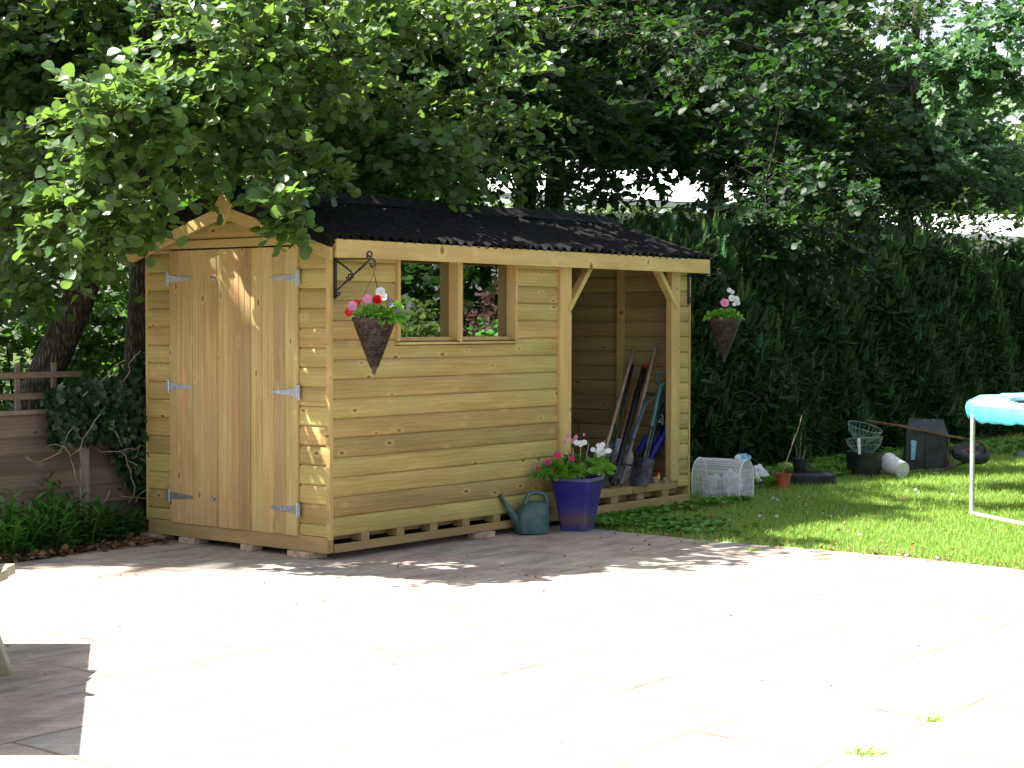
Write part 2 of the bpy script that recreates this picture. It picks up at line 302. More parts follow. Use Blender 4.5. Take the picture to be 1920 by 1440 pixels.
def patio_mat():
    m_, n, l, p = newmat('sandstone_slabs')
    tc = n.new('ShaderNodeTexCoord'); sp = n.new('ShaderNodeSeparateXYZ'); l.new(tc.outputs['Object'], sp.inputs[0])
    wob = n.new('ShaderNodeTexNoise'); wob.inputs['Scale'].default_value = 5; wob.inputs['Detail'].default_value = 3; l.new(tc.outputs['Object'], wob.inputs[0])
    wv = mathn(n, l, 'MULTIPLY', mathn(n, l, 'SUBTRACT', wob.outputs[0], 0.5), 0.035)
    u = mathn(n, l, 'ADD', sp.outputs[0], wv); v = mathn(n, l, 'ADD', sp.outputs[1], wv)
    row = mathn(n, l, 'DIVIDE', mathn(n, l, 'ADD', v, 4.98), 0.62)
    ri = mathn(n, l, 'FLOOR', row); rf = mathn(n, l, 'FRACT', row)
    wn = n.new('ShaderNodeTexWhiteNoise'); wn.noise_dimensions = '1D'; l.new(ri, wn.inputs['W'])
    cl = mathn(n, l, 'ADD', mathn(n, l, 'DIVIDE', mathn(n, l, 'ADD', u, 3.55), 0.78), mathn(n, l, 'MULTIPLY', wn.outputs[0], 1.0))
    ci = mathn(n, l, 'FLOOR', cl); cf = mathn(n, l, 'FRACT', cl)
    def edge(x, size):
        d = mathn(n, l, 'MINIMUM', x, mathn(n, l, 'SUBTRACT', 1.0, x)); return mathn(n, l, 'MULTIPLY', d, size)
    d = mathn(n, l, 'MINIMUM', edge(rf, 0.62), edge(cf, 0.78))
    jm = n.new('ShaderNodeMapRange'); jm.inputs[1].default_value = 0.006; jm.inputs[2].default_value = 0.013; jm.inputs[3].default_value = 1; jm.inputs[4].default_value = 0; l.new(d, jm.inputs[0])
    cb = n.new('ShaderNodeCombineXYZ'); l.new(ri, cb.inputs[0]); l.new(ci, cb.inputs[1])
    w2 = n.new('ShaderNodeTexWhiteNoise'); w2.noise_dimensions = '2D'; l.new(cb.outputs[0], w2.inputs['Vector'])
    # slab colours: pinkish brown, grey and buff sandstone
    sc = ramp(n, [(0.0, (0.37, 0.29, 0.25)), (0.35, (0.42, 0.34, 0.29)), (0.6, (0.34, 0.315, 0.29)), (0.8, (0.44, 0.38, 0.30)), (1.0, (0.38, 0.30, 0.27))])
    l.new(w2.outputs['Value'], sc.inputs[0])
    t = n.new('ShaderNodeTexNoise'); t.inputs['Scale'].default_value = 2.2; t.inputs['Detail'].default_value = 9; t.inputs['Roughness'].default_value = 0.7
    mp = n.new('ShaderNodeMapping'); mp.inputs['Scale'].default_value = (1.0, 2.6, 1); mp.inputs['Rotation'].default_value = (0, 0, 0.5); l.new(tc.outputs['Object'], mp.inputs[0]); l.new(mp.outputs[0], t.inputs[0])
    st = ramp(n, [(0.36, (0.55, 0.55, 0.53)), (0.56, (1, 1, 1)), (0.75, (1.2, 1.16, 1.08))]); l.new(t.outputs[0], st.inputs[0])
    c = mixc(n, l, 1.0, sc.outputs[0], st.outputs[0], 'MULTIPLY')
    fine = n.new('ShaderNodeTexNoise'); fine.inputs['Scale'].default_value = 90; fine.inputs['Detail'].default_value = 4; l.new(tc.outputs['Object'], fine.inputs[0])
    fr = ramp(n, [(0.3, (0.8, 0.8, 0.8)), (0.7, (1.15, 1.15, 1.15))]); l.new(fine.outputs[0], fr.inputs[0])
    c = mixc(n, l, 1.0, c, fr.outputs[0], 'MULTIPLY')
    # joints: pale mortar, mossy dark in places
    jn = n.new('ShaderNodeTexNoise'); jn.inputs['Scale'].default_value = 1.3; jn.inputs['Detail'].default_value = 4; l.new(tc.outputs['Object'], jn.inputs[0])
    jc = ramp(n, [(0.42, (0.36, 0.30, 0.26)), (0.5, (0.20, 0.16, 0.12)), (0.58, (0.07, 0.06, 0.035)), (0.68, (0.08, 0.12, 0.02))]); l.new(jn.outputs[0], jc.inputs[0])
    c = mixc(n, l, mathn(n, l, 'MULTIPLY', jm.outputs[0], 0.6), c, jc.outputs[0])
    l.new(c, p.inputs['Base Color'])
    hh = mathn(n, l, 'ADD', mathn(n, l, 'MULTIPLY', t.outputs[0], 0.8), mathn(n, l, 'MULTIPLY', jm.outputs[0], -0.8))
    b = n.new('ShaderNodeBump'); b.inputs['Strength'].default_value = 0.6; b.inputs['Distance'].default_value = 0.012
    l.new(hh, b.inputs['Height']); l.new(b.outputs[0], p.inputs['Normal'])
    setp(p, Roughness=0.8, Specular_IOR_Level=0.35)
    return m_
M['patio'] = patio_mat()
M['lawn'] = plain('lawn_ground', (0.055, 0.09, 0.018), 0.95, scale=1.6, bump=0.8, bscale=40, col2=(0.11, 0.17, 0.03), det=8, spec=0.1)
M['ground'] = plain('rough_ground', (0.045, 0.05, 0.02), 0.95, scale=0.5, bump=0.6, bscale=8, col2=(0.08, 0.12, 0.03), det=8, spec=0.1)

# ------------------------------------------------------------------ mesh helpers
class MB:
    def __init__(s): s.v = []; s.f = []
    def add(s, vs, fs):
        o = len(s.v); s.v += [tuple(x) for x in vs]; s.f += [tuple(i + o for i in f) for f in fs]; return s
    def box(s, a, b):
        x0, y0, z0 = a; x1, y1, z1 = b
        x0, x1 = min(x0, x1), max(x0, x1); y0, y1 = min(y0, y1), max(y0, y1); z0, z1 = min(z0, z1), max(z0, z1)
        return s.add([(x0, y0, z0), (x1, y0, z0), (x1, y1, z0), (x0, y1, z0), (x0, y0, z1), (x1, y0, z1), (x1, y1, z1), (x0, y1, z1)],
                     [(0, 3, 2, 1), (4, 5, 6, 7), (0, 1, 5, 4), (1, 2, 6, 5), (2, 3, 7, 6), (3, 0, 4, 7)])
    def hexa(s, c8): return s.add(c8, [(0, 3, 2, 1), (4, 5, 6, 7), (0, 1, 5, 4), (1, 2, 6, 5), (2, 3, 7, 6), (3, 0, 4, 7)])
    def beam(s, a, b, w, t, side=(0, 0, 1)):
        a = Vector(a); b = Vector(b); d = (b - a).normalized(); n = Vector(side); n = (n - d * n.dot(d)).normalized(); q = d.cross(n)
        c = []
        for P in (a, b):
            for sx, sy in ((-1, -1), (1, -1), (1, 1), (-1, 1)): c.append(P + n * (sx * w / 2) + q * (sy * t / 2))
        return s.hexa(c)
    def tube(s, pts, r, n=8, cap=True):
        pts = [Vector(p) for p in pts]; rs = r if isinstance(r, (list, tuple)) else [r] * len(pts)
        o = len(s.v); prev = None
        for i, p in enumerate(pts):
            t = (pts[min(i + 1, len(pts) - 1)] - pts[max(i - 1, 0)])
            t = t.normalized() if t.length > 1e-9 else Vector((0, 0, 1))
            if prev is None:
                a = Vector((0, 0, 1)) if abs(t.z) < 0.9 else Vector((1, 0, 0)); nn = t.cross(a).normalized()
            else:
                nn = (prev - t * prev.dot(t)); nn = nn.normalized() if nn.length > 1e-6 else t.orthogonal().normalized()
            prev = nn; bb = t.cross(nn)
            for k in range(n):
                an = 2 * math.pi * k / n; s.v.append(tuple(p + (nn * math.cos(an) + bb * math.sin(an)) * rs[i]))
        for i in range(len(pts) - 1):
            for k in range(n):
                k2 = (k + 1) % n; s.f.append((o + i * n + k, o + i * n + k2, o + (i + 1) * n + k2, o + (i + 1) * n + k))
        if cap: s.f.append(tuple(o + k for k in range(n))[::-1]); s.f.append(tuple(o + (len(pts) - 1) * n + k for k in range(n)))
        return s
    def ring(s, c, Rr, r, nrm=(0, 0, 1), n=24, m_=6, a0=0, a1=360):
        c = Vector(c); w = Vector(nrm).normalized(); x = w.orthogonal().normalized() if abs(w.z) < 0.99 else Vector((1, 0, 0)); y = w.cross(x)
        full = abs(a1 - a0) >= 360
        pts = [c + (x * math.cos(R(a0 + (a1 - a0) * i / n)) + y * math.sin(R(a0 + (a1 - a0) * i / n))) * Rr for i in range(n + 1)]
        return s.tube(pts, r, m_, not full)
    def lathe(s, prof, n=24, c=(0, 0, 0), axis=(0, 0, 1)):
        w = Vector(axis).normalized(); x = w.orthogonal().normalized() if abs(w.z) < 0.999 else Vector((1, 0, 0)); y = w.cross(x); c = Vector(c)
        o = len(s.v)
        for (r, z) in prof:
            for k in range(n):
                a = 2 * math.pi * k / n; s.v.append(tuple(c + w * z + (x * math.cos(a) + y * math.sin(a)) * r))
        for i in range(len(prof) - 1):
            for k in range(n):
                k2 = (k + 1) % n; s.f.append((o + i * n + k, o + i * n + k2, o + (i + 1) * n + k2, o + (i + 1) * n + k))
        return s
    def prism(s, poly, a, h):          # poly: list of 3D points; extrude by vector h
        h = Vector(h); n = len(poly); o = len(s.v)
        s.v += [tuple(Vector(p)) for p in poly] + [tuple(Vector(p) + h) for p in poly]
        s.f.append(tuple(range(o, o + n))); s.f.append(tuple(range(o + 2 * n - 1, o + n - 1, -1)))
        for i in range(n): j = (i + 1) % n; s.f.append((o + i, o + n + i, o + n + j, o + j))
        return s
    def build(s, name, mat, parent=None, smooth=False, bevel=0, loc=None):
        me = bpy.data.meshes.new(name); me.from_pydata(s.v, [], s.f); me.validate()
        import bmesh
        bm = bmesh.new(); bm.from_mesh(me); bmesh.ops.recalc_face_normals(bm, faces=bm.faces); bm.to_mesh(me); bm.free()
        me.materials.append(mat)
        o = bpy.data.objects.new(name, me); COL.objects.link(o)
        if smooth:
            for p in me.polygons: p.use_smooth = True
            try: me.set_sharp_from_angle(angle=R(40))
            except Exception: pass
        if parent: o.parent = parent
        if loc is not None: o.location = loc
        if bevel:
            b = o.modifiers.new('edge', 'BEVEL'); b.width = bevel; b.segments = 2; b.limit_method = 'ANGLE'; b.angle_limit = R(35)
        return o

def tag(o, label=None, cat=None, group=None, kind=None):
    if label: o['label'] = label
    if cat: o['category'] = cat
    if group: o['group'] = group
    if kind: o['kind'] = kind
    return o
def thing(name, label, cat, loc=(0, 0, 0), rotz=0, group=None):
    o = bpy.data.objects.new(name, None); COL.objects.link(o); o.location = loc; o.rotation_euler = (0, 0, rotz); o.empty_display_size = 0.1
    return tag(o, label, cat, group)

def npmesh(name, V, F, mat, parent=None, smooth=True):
    me = bpy.data.meshes.new(name)
    V = np.ascontiguousarray(V, dtype=np.float32).reshape(-1, 3); F = np.ascontiguousarray(F, dtype=np.int32)
    k = F.shape[1]
    me.vertices.add(len(V)); me.vertices.foreach_set('co', V.ravel())
    me.loops.add(F.size); me.loops.foreach_set('vertex_index', F.ravel())
    me.polygons.add(len(F)); me.polygons.foreach_set('loop_start', np.arange(0, F.size, k, dtype=np.int32))
    try: me.polygons.foreach_set('loop_total', np.full(len(F), k, dtype=np.int32))
    except Exception: pass
    if smooth: me.polygons.foreach_set('use_smooth', np.ones(len(F), dtype=bool))
    me.materials.append(mat); me.update(calc_edges=True)
    o = bpy.data.objects.new(name, me); COL.objects.link(o)
    if parent: o.parent = parent
    return o

def unit(a): return a / np.maximum(np.linalg.norm(a, axis=-1, keepdims=True), 1e-9)
# leaf templates: (x along, y across, z up), triangles
T_ALDER = (np.array([[0, 0, 0], [0.30, 0.26, 0.05], [0.62, 0.40, 0.07], [0.88, 0.30, 0.03], [0.97, 0.02, -0.06], [0.88, -0.30, 0.03], [0.62, -0.40, 0.07], [0.30, -0.26, 0.05], [0.55, 0, -0.01]]),
           np.array([[0, 8, 1], [1, 8, 2], [2, 8, 3], [3, 8, 4], [4, 8, 5], [5, 8, 6], [6, 8, 7], [7, 8, 0]]))
T_SIMPLE = (np.array([[0, 0, 0], [0.45, 0.30, 0.06], [1.0, 0, -0.05], [0.45, -0.30, 0.06]]), np.array([[0, 2, 1], [0, 3, 2]]))
T_LANCE = (np.array([[0, 0, 0], [0.35, 0.16, 0.05], [0.72, 0.10, 0.0], [1.0, 0, -0.16], [0.72, -0.10, 0.0], [0.35, -0.16, 0.05], [0.5, 0, -0.02]]),
           np.array([[0, 6, 1], [1, 6, 2], [2, 6, 3], [3, 6, 4], [4, 6, 5], [5, 6, 0]]))
T_LOBED = (np.array([[0, 0, 0], [0.1, 0.42, 0.04], [0.42, 0.30, 0.02], [0.55, 0.52, 0.05], [0.70, 0.20, 0.0], [1.0, 0.0, -0.06], [0.70, -0.20, 0], [0.55, -0.52, 0.05], [0.42, -0.30, 0.02], [0.1, -0.42, 0.04], [0.42, 0, -0.02]]),
           np.array([[0, 10, 1], [1, 10, 2], [2, 10, 3], [3, 10, 4], [4, 10, 5], [5, 10, 6], [6, 10, 7], [7, 10, 8], [8, 10, 9], [9, 10, 0]]))
def _round():
    v = [[0.12, 0, 0.03]] + [[0.5 + 0.5 * math.cos(a), 0.54 * math.sin(a), 0.07 * (1 + 0.4 * math.cos(3 * a))] for a in [math.radians(-160 + 40 * i) for i in range(9)]] + [[0.45, 0, -0.03]]
    f = [[i, 10, i + 1] for i in range(0, 9)] + [[9, 10, 0]]
    return np.array(v), np.array(f)
T_ROUND = _round()
_sp = [[0.02 + 0.125 * q, 0, 0.0] for q in range(8)] + [[1.03, 0.0, 0.0]]; _sf = []
for _i in range(7):
    w = 0.34 * (1 - 0.85 * abs(_i - 1.6) / 6.0)
    for s in (1, -1):
        x = _sp[_i][0]; k = len(_sp); _sp += [[x + w * 0.80, s * w * 0.55, -0.03], [x + w * 0.50, s * w * 0.62, -0.05]]
        _sf += [[_i, k, k + 1], [_i, _i + 1, k]]
k = len(_sp); _sp += [[0.9, 0.02, 0]]; _sf += [[7, 8, k]]
T_SPRAY = (np.array(_sp), np.array(_sf))
T_BLADE = (np.array([[0, 0.05, 0], [0, -0.05, 0], [0.55, 0.035, 0.03], [0.55, -0.035, 0.03], [1, 0, 0.16]]), np.array([[0, 1, 2], [1, 3, 2], [2, 3, 4]]))

def leafmesh(name, tmpl, pos, dirs, nrm, size, mat, parent=None, smooth=True):
    TV, TF = tmpl; N = len(pos)
    t = unit(dirs); b = unit(np.cross(nrm, t)); n = np.cross(t, b)
    size = np.broadcast_to(np.asarray(size, dtype=float), (N,))[:, None, None]
    V = pos[:, None, :] + size * (TV[None, :, 0:1] * t[:, None, :] + TV[None, :, 1:2] * b[:, None, :] + TV[None, :, 2:3] * n[:, None, :])
    F = TF[None, :, :] + (np.arange(N) * len(TV))[:, None, None]
    return npmesh(name, V.reshape(-1, 3), F.reshape(-1, TF.shape[1]), mat, parent, smooth)

def twigtubes(A, B, r, name, mat, parent=None):
    """three-sided twigs from A to B"""
    N = len(A); d = unit(B - A); a = unit(np.cross(d, np.array([0.3, 0.2, 0.93]))); b = np.cross(d, a)
    V = np.zeros((N, 6, 3)); rr = np.broadcast_to(np.asarray(r, dtype=float), (N,))[:, None]
    for k in range(3):
        an = 2 * math.pi * k / 3; o = a * math.cos(an) + b * math.sin(an)
        V[:, k] = A + o * rr; V[:, 3 + k] = B + o * rr * 0.35
    T = np.array([[0, 1, 4, 3], [1, 2, 5, 4], [2, 0, 3, 5]])
    F = T[None] + (np.arange(N) * 6)[:, None, None]
    return npmesh(name, V.reshape(-1, 3), F.reshape(-1, 4), mat, parent)

def sprays(P, D, Ln, K, lsize, droop=0.25, rng=RG, upb=0.9, spread=1.0):
    """leaves along twigs: P start, D direction, Ln length -> (pos, dir, nrm, size), (A, B)"""
    N = len(P); D = unit(D)
    t = (np.arange(K) + 0.6) / K
    t = np.clip(t[None, :] + rng.normal(0, 0.04, (N, K)), 0.05, 1.05)
    dr = np.zeros((N, K, 3)); dr[:, :, 2] = -droop * (t ** 2) * Ln[:, None]
    pos = P[:, None] + D[:, None] * (t * Ln[:, None])[..., None] + dr
    side = unit(np.cross(D, np.array([0, 0, 1.0])) + 1e-3)
    sg = np.where(np.arange(K) % 2 == 0, 1.0, -1.0)[None, :, None]
    ld = D[:, None] * 0.6 + side[:, None] * sg * 0.9 * spread + rng.normal(0, 0.38, (N, K, 3)) + np.array([0, 0, -0.12])
    ln = np.array([-0.34, -0.48, upb * .85]) + rng.normal(0, 0.48, (N, K, 3)) + D[:, None] * 0.15
    sz = lsize * rng.uniform(0.6, 1.15, (N, K))
    B = P + D * Ln[:, None]; B[:, 2] -= droop * Ln
    return (pos.reshape(-1, 3), ld.reshape(-1, 3), ln.reshape(-1, 3), sz.reshape(-1)), (P, B)

def clump_twigs(C, rad, n, rng=RG):
    """twig starts inside an ellipsoid clump, pointing outward, slightly up or level"""
    d = unit(rng.normal(0, 1, (n, 3))); r = rng.uniform(0, 1, (n, 1)) ** 0.45
    P = np.array(C) + d * r * np.array(rad) * 0.8
    D = unit(d * np.array([1, 1, 0.55]) + rng.normal(0, 0.45, (n, 3)) + np.array([0, 0, 0.08]))
    return P, D

def tree(name, label, cat, trunk, clumps, leaf, mat, lsize, K=8, twig_len=0.34, group=None, limb_r=0.05, coarse=None, droop=0.25, limb_from=0.35, mb_extra=None):
    """trunk: [(x,y,z,r)...] world; clumps: [(centre, radii, ntwigs)]; coarse: the high crown out of frame"""
    b0 = Vector(trunk[0][:3]); t = thing(name, label, cat, b0, 0, group)
    tr = MB(); tr.tube([Vector(q[:3]) - b0 for q in trunk], [q[3] for q in trunk], 14)
    tr.build('trunk', M['bark'], t, True)
    br = MB(); tp = [Vector(q[:3]) for q in trunk]
    P = []; D = []; top = tp[-1]
    allc = list(clumps) + list(coarse or [])
    nodes = [(p, 0.0, q[3]) for p, q in zip(tp[1:], trunk[1:])]
    order = sorted(allc, key=lambda a: min((Vector(a[0]) - p).length for p in tp))
    for (c, rad, n) in order:
        c = Vector(c)
        s, pl_, rr = min(nodes, key=lambda nd: (nd[0] - c).length + 0.25 * nd[1] + 0.6 * max(0, nd[0].z - c.z - .3))
        Ld = (c - s).length; plen = pl_ + Ld
        r0 = min(limb_r, rr * 0.75, 0.010 * Ld + 0.010); r1 = r0 * 0.55
        midp = s.lerp(c, 0.5) + Vector((rnd.uniform(-.1, .1), rnd.uniform(-.1, .1), rnd.uniform(0.0, 0.15))) * min(Ld, 1.5)
        pts = []
        for i in range(6):
            q = i / 5; pts.append((s * (1 - q) ** 2 + midp * 2 * q * (1 - q) + c * q ** 2) - b0 + Vector((rnd.uniform(-.02, .02), rnd.uniform(-.02, .02), rnd.uniform(-.02, .02))) * (0 < i < 5))
        br.tube(pts, [r0 + (r1 - r0) * i / 5 for i in range(6)], 6)
        nodes.append((c, plen, max(r1, .012)))
        for k in range(3 if n > 15 else 1):
            e = c + Vector((rnd.gauss(0, .6) * rad[0], rnd.gauss(0, .6) * rad[1], rnd.gauss(0, .5) * rad[2]))
            br.tube([c - b0, (c.lerp(e, .5) + Vector((0, 0, rnd.uniform(-.02, .08)))) - b0, e - b0], [r1 * .7, r1 * .4, 0.002], 4, False)
    br.build('limbs', M['bark'], t, True)
    acc = [[], [], [], []]; TA = []; TB = []
    for j, (c, rad, n) in enumerate(allc):
        p_, d_ = clump_twigs(c, rad, n)
        big = j >= len(clumps)
        lf, tw = sprays(p_, d_, twig_len * min(1.0, .35 + rad[0] * 2.6) * RG.uniform(0.6, 1.25, n) * (1.4 if big else 1), K, lsize * (1.6 if big else 1), droop)
        for a, x in zip(acc, lf): a.append(x)
        TA.append(tw[0]); TB.append(tw[1])
    A = [np.concatenate(a) for a in acc]; off = np.array(b0)
    leafmesh('crown', leaf, A[0] - off, A[1], A[2], A[3], mat, t)
    twigtubes(np.concatenate(TA) - off, np.concatenate(TB) - off, 0.004, 'twigs', M['twig'], t)
    return t

# ------------------------------------------------------------------ ground
g = MB(); g.add([(-160, -60, -0.075), (160, -60, -0.075), (160, 260, -0.075), (-160, 260, -0.075)], [(0, 1, 2, 3)])
tag(g.build('ground', M['ground']), kind='structure')
def sheet(name, poly, mat, z, h=0.02):
    r_ = MB(); r_.prism([(a, b, z - h) for a, b in poly], None, (0, 0, h))
    o = r_.build(name, mat); o.location = (OX, OY, 0); o.rotation_euler = (0, 0, YAW); return tag(o, kind='structure')
edge = []
vv = -16.0
while vv < 0.55:
    w = 2.50 + 0.06 * math.sin(vv * 1.7) + rnd.uniform(-0.03, 0.03) + (0.07 * math.exp(-((vv + 0.6) ** 2) / 0.3))
    edge.append((w, vv)); vv += 0.22
sheet('patio', [(-14, -16)] + edge + [(2.55, 1.62), (-0.3, 1.62), (-1.0, 1.52), (-1.6, 1.47), (-2.6, 1.55), (-14, 1.4)], M['patio'], GZ)
sheet('lawn', [(x + 0.002, y) for x, y in edge[:1]] + [(60, -16), (60, 1.3), (2.56, 1.3)] + [(x + 0.002, y) for x, y in edge[::-1][:-1]], M['lawn'], GZ, 0.02)
sheet('soil_bed', [(-14, 1.44), (-2.6, 1.57), (-1.6, 1.49), (-1.0, 1.54), (-0.3, 1.64), (2.5, 1.64), (2.5, 1.32), (60, 1.32), (60, 5), (-14, 5)], M['soil'], GZ - 0.004, 0.02)

# ------------------------------------------------------------------ shed
shed = thing('garden_shed', 'new timber shed with double doors, two windows, an open tool bay and black corrugated roof', 'shed', O, YAW)
LN, WD = 4.27, 1.81
PIT = 0.128; PZ0 = 0.105
def rib(t):      # log-lap profile, t in 0..1 up one board; 0 = proud face
    if t < 0.10: return -0.011 * (1 - t / 0.10) ** 2
    if t > 0.72: return -0.013 * ((t - 0.72) / 0.28) ** 2
    return 0.0
def clad(mb, axis, a0, a1, z0, z1, off, pos, sgn, th=0.018, trim=None, pitch=PIT):
    """boards along axis ('x'|'y') between a0..a1 (or trim(z)->(a0,a1)); pos = face plane, sgn = outward sign"""
    k = math.floor((z0 - off) / pitch); z = off + k * pitch
    while z < z1 - 1e-6:
        lo, hi = max(z, z0), min(z + pitch, z1)
        if hi - lo > 0.004:
            ts = sorted(set([lo, hi] + [z + pitch * q for q in (0.0, 0.03, 0.07, 0.12, 0.5, 0.72, 0.82, 0.9, 0.96, 1.0) if lo < z + pitch * q < hi]))
            jit = rnd.uniform(-0.0012, 0.0012)
            rows = []
            for zz in ts:
                zc = zz - (0.0012 if zz == hi else 0)
                b0, b1 = (a0, a1) if trim is None else trim(zz)
                o_ = rib(min(max((zz - z) / pitch, 0), 1)) + jit
                rows.append((b0, b1, zc, pos + sgn * o_))
            o0 = len(mb.v)
            back = pos - sgn * th
            for (b0, b1, zc, pp) in rows:
                for (aa, qq) in ((b0, pp), (b1, pp), (b1, back), (b0, back)):
                    mb.v.append((aa, qq, zc) if axis == 'x' else (qq, aa, zc))
            n = len(rows)
            for i in range(n - 1):
                for j in range(4):
                    j2 = (j + 1) % 4; mb.f.append((o0 + i * 4 + j, o0 + i * 4 + j2, o0 + (i + 1) * 4 + j2, o0 + (i + 1) * 4 + j))
            mb.f.append((o0, o0 + 1, o0 + 2, o0 + 3)); e = o0 + (n - 1) * 4; mb.f.append((e + 3, e + 2, e + 1, e))
        z += pitch
RZ, RV = 2.365, 0.905        # ridge height and position
EZ = 2.055                  # roof underside height over the wall plane (v = 0)
SL = (RZ - 0.02 - EZ) / RV
def roofz(v): return EZ + SL * (RV - abs(v - RV))
def bargez(v): return 2.012 + 0.30 * (RV - abs(v - RV))

# base frame
b = MB()
b.box((-0.008, 0.012, 0.0), (0.05, WD - 0.012, 0.103))
b.build('front_bearer', M['base_y'], shed, bevel=0.003)
b = MB(); b.box((0.052, -0.004, 0.0), (2.46, 0.020, 0.056)); b.box((2.462, -0.006, -0.004), (LN, 0.020, 0.070))
b.build('lower_rail', M['base_x'], shed, bevel=0.003)
b = MB(); b.box((2.462, -0.008, 0.128), (4.07, 0.09, 0.190)); b.build('bay_sill', M['base_x'], shed, bevel=0.004)
x = 0.30
while x < 2.40: b = MB(); b.box((x, 0.0, 0.057), (x + 0.075, 0.095, 0.110)); b.build('spacer_block', M['base_x'], shed, bevel=0.002); x += 0.345
for x in (2.56, 2.80, 3.14, 3.50, 3.86): b = MB(); b.box((x, -0.002, 0.071), (x + 0.10, 0.085, 0.127)); b.build('spacer_block', M['base_x'], shed, bevel=0.002)
b = MB(); b.box((0.06, 0.1, 0.07), (LN - 0.03, WD - 0.03, 0.108)); b.box((2.47, 0.092, 0.112), (LN - 0.03, WD - 0.03, 0.186)); b.build('floor_deck', M['base_x'], shed)
b = MB(); b.box((0.06, WD - 0.05, 0.0), (LN, WD - 0.01, 0.10)); b.box((LN - 0.04, 0.03, 0.0), (LN - 0.002, WD - 0.05, 0.10)); b.build('rear_bearer', M['base_x'], shed)

# long side wall
w_ = MB()
clad(w_, 'x', 0.036, 2.44, 0.108, 1.345, PZ0, 0.0, -1)
clad(w_, 'x', 0.036, 0.632, 1.345, 2.0, PZ0, 0.0, -1)
clad(w_, 'x', 1.927, 2.44, 1.345, 2.0, PZ0, 0.0, -1)
w_.box((0.636, 0.001, 1.985), (1.925, 0.03, 2.03))
w_.build('side_wall', M['clad_side'], shed, True)
w_ = MB(); clad(w_, 'x', 4.092, 4.255, 0.14, 2.0, PZ0, 0.0, -1); w_.build('side_wall', M['clad_side'], shed, True)
b = MB(); b.box((0.0, -0.004, 0.085), (0.034, 0.03, 1.985)); b.build('corner_trim', M['trim_z'], shed, bevel=0.003)
b = MB(); b.box((LN - 0.012, -0.006, 0.0), (LN + 0.006, 0.03, 1.97)); b.build('end_trim', M['trim_z'], shed, bevel=0.003)

# gable front: cladding either side of the doors, and above
D0, D1, DT = 0.275, 1.546, 2.0
w_ = MB()
OFF2 = 0.055
clad(w_, 'y', 0.002, D0 - 0.003, 0.107, 2.004, OFF2, 0.0, -1)
clad(w_, 'y', D1 + 0.003, WD, 0.107, 2.004, OFF2, 0.0, -1)
def gt(z):
    h = max((z - EZ) / SL, 0) if z > EZ else 0.0
    a = max(h, 0.0); return (min(a + 0.0, RV - 0.004), max(WD - a, RV + 0.004))
clad(w_, 'y', 0, WD, 2.066, RZ - 0.045, 2.066, 0.0, -1, trim=gt, pitch=0.115)
w_.build('gable_wall', M['clad_front'], shed, True)
b = MB(); b.box((-0.016, 0.01, 2.006), (0.012, WD - 0.01, 2.063)); b.build('lintel', M['trim_y'], shed, bevel=0.003)
b = MB(); b.box((-0.002, WD, 0.09), (0.03, WD + 0.018, 1.98)); b.build('corner_trim', M['trim_z'], shed, bevel=0.003)

# doors: tongue and groove boards
def door(y0, y1, hinge_side, hz, nb):
    d = MB(); w = (y1 - y0) / nb
    for i in range(nb):
        a = y0 + i * w; e = 0.0018; dj = rnd.uniform(-.0008, .0008)
        zb = 0.100 - rnd.uniform(0, 0.003)
        # V-grooved board
        g_ = 0.0045
        poly = [(-0.022 + dj, a + g_), (-0.022 + dj, a + w - g_), (-0.016, a + w - e * .4), (0.004, a + w - e * .4), (0.004, a + e * .4), (-0.016, a + e * .4)]
        # a shallow bead groove down the middle of the board
        poly = [(-0.022 + dj, a + g_), (-0.022 + dj, a + w * 0.47), (-0.0185, a + w * 0.5), (-0.022 + dj, a + w * 0.53)] + poly[1:]
        d.prism([(p[0], p[1], zb) for p in poly], None, (0, 0, DT - 0.006 - zb))
    o = d.build('door', M['door'], shed)
    sg = 1 if hinge_side == 0 else -1
    for z in hz:
        h = MB(); yh = y0 if hinge_side == 0 else y1
        h.box((-0.026, yh - sg * 0.030, z - 0.050), (-0.0235 + 0.0, yh - sg * 0.004, z + 0.050))
        h.tube([(-0.028, yh - sg * 0.002, z - 0.048), (-0.028, yh - sg * 0.002, z + 0.048)], 0.0055, 8)
        h.prism([(-0.027, yh + sg * 0.004, z - 0.026), (-0.027, yh + sg * 0.235, z - 0.009), (-0.027, yh + sg * 0.25, z), (-0.027, yh + sg * 0.235, z + 0.009), (-0.027, yh + sg * 0.004, z + 0.026)], None, (0.004, 0, 0))
        for q in (0.03, 0.075, 0.12, 0.165, 0.21, 0.238):
            h.lathe([(0.0001, -0.0025), (0.005, -0.0015), (0.006, 0.0)], 8, (-0.0272, yh + sg * q, z + (0.010 if int(q * 1000) % 2 else -0.008) * (1 - q * 3.2)), (1, 0, 0))
        h.build('hinge', M['zinc'], o)
    return o
dr = door(D0, 1.052, 0, (1.79, 1.04, 0.27), 7)
dl = door(1.056, D1, 1, (1.80, 1.05, 0.285), 4)
for z in (1.80, 0.29):
    h = MB(); h.tube([(-0.023, 1.075, z - 0.015), (-0.034, 1.08, z - 0.006), (-0.034, 1.10, z + 0.008), (-0.023, 1.105, z + 0.015)], 0.004, 6); h.box((-0.026, 1.062, z - 0.008), (-0.0225, 1.115, z + 0.008)); h.build('latch', M['zinc'], dl)

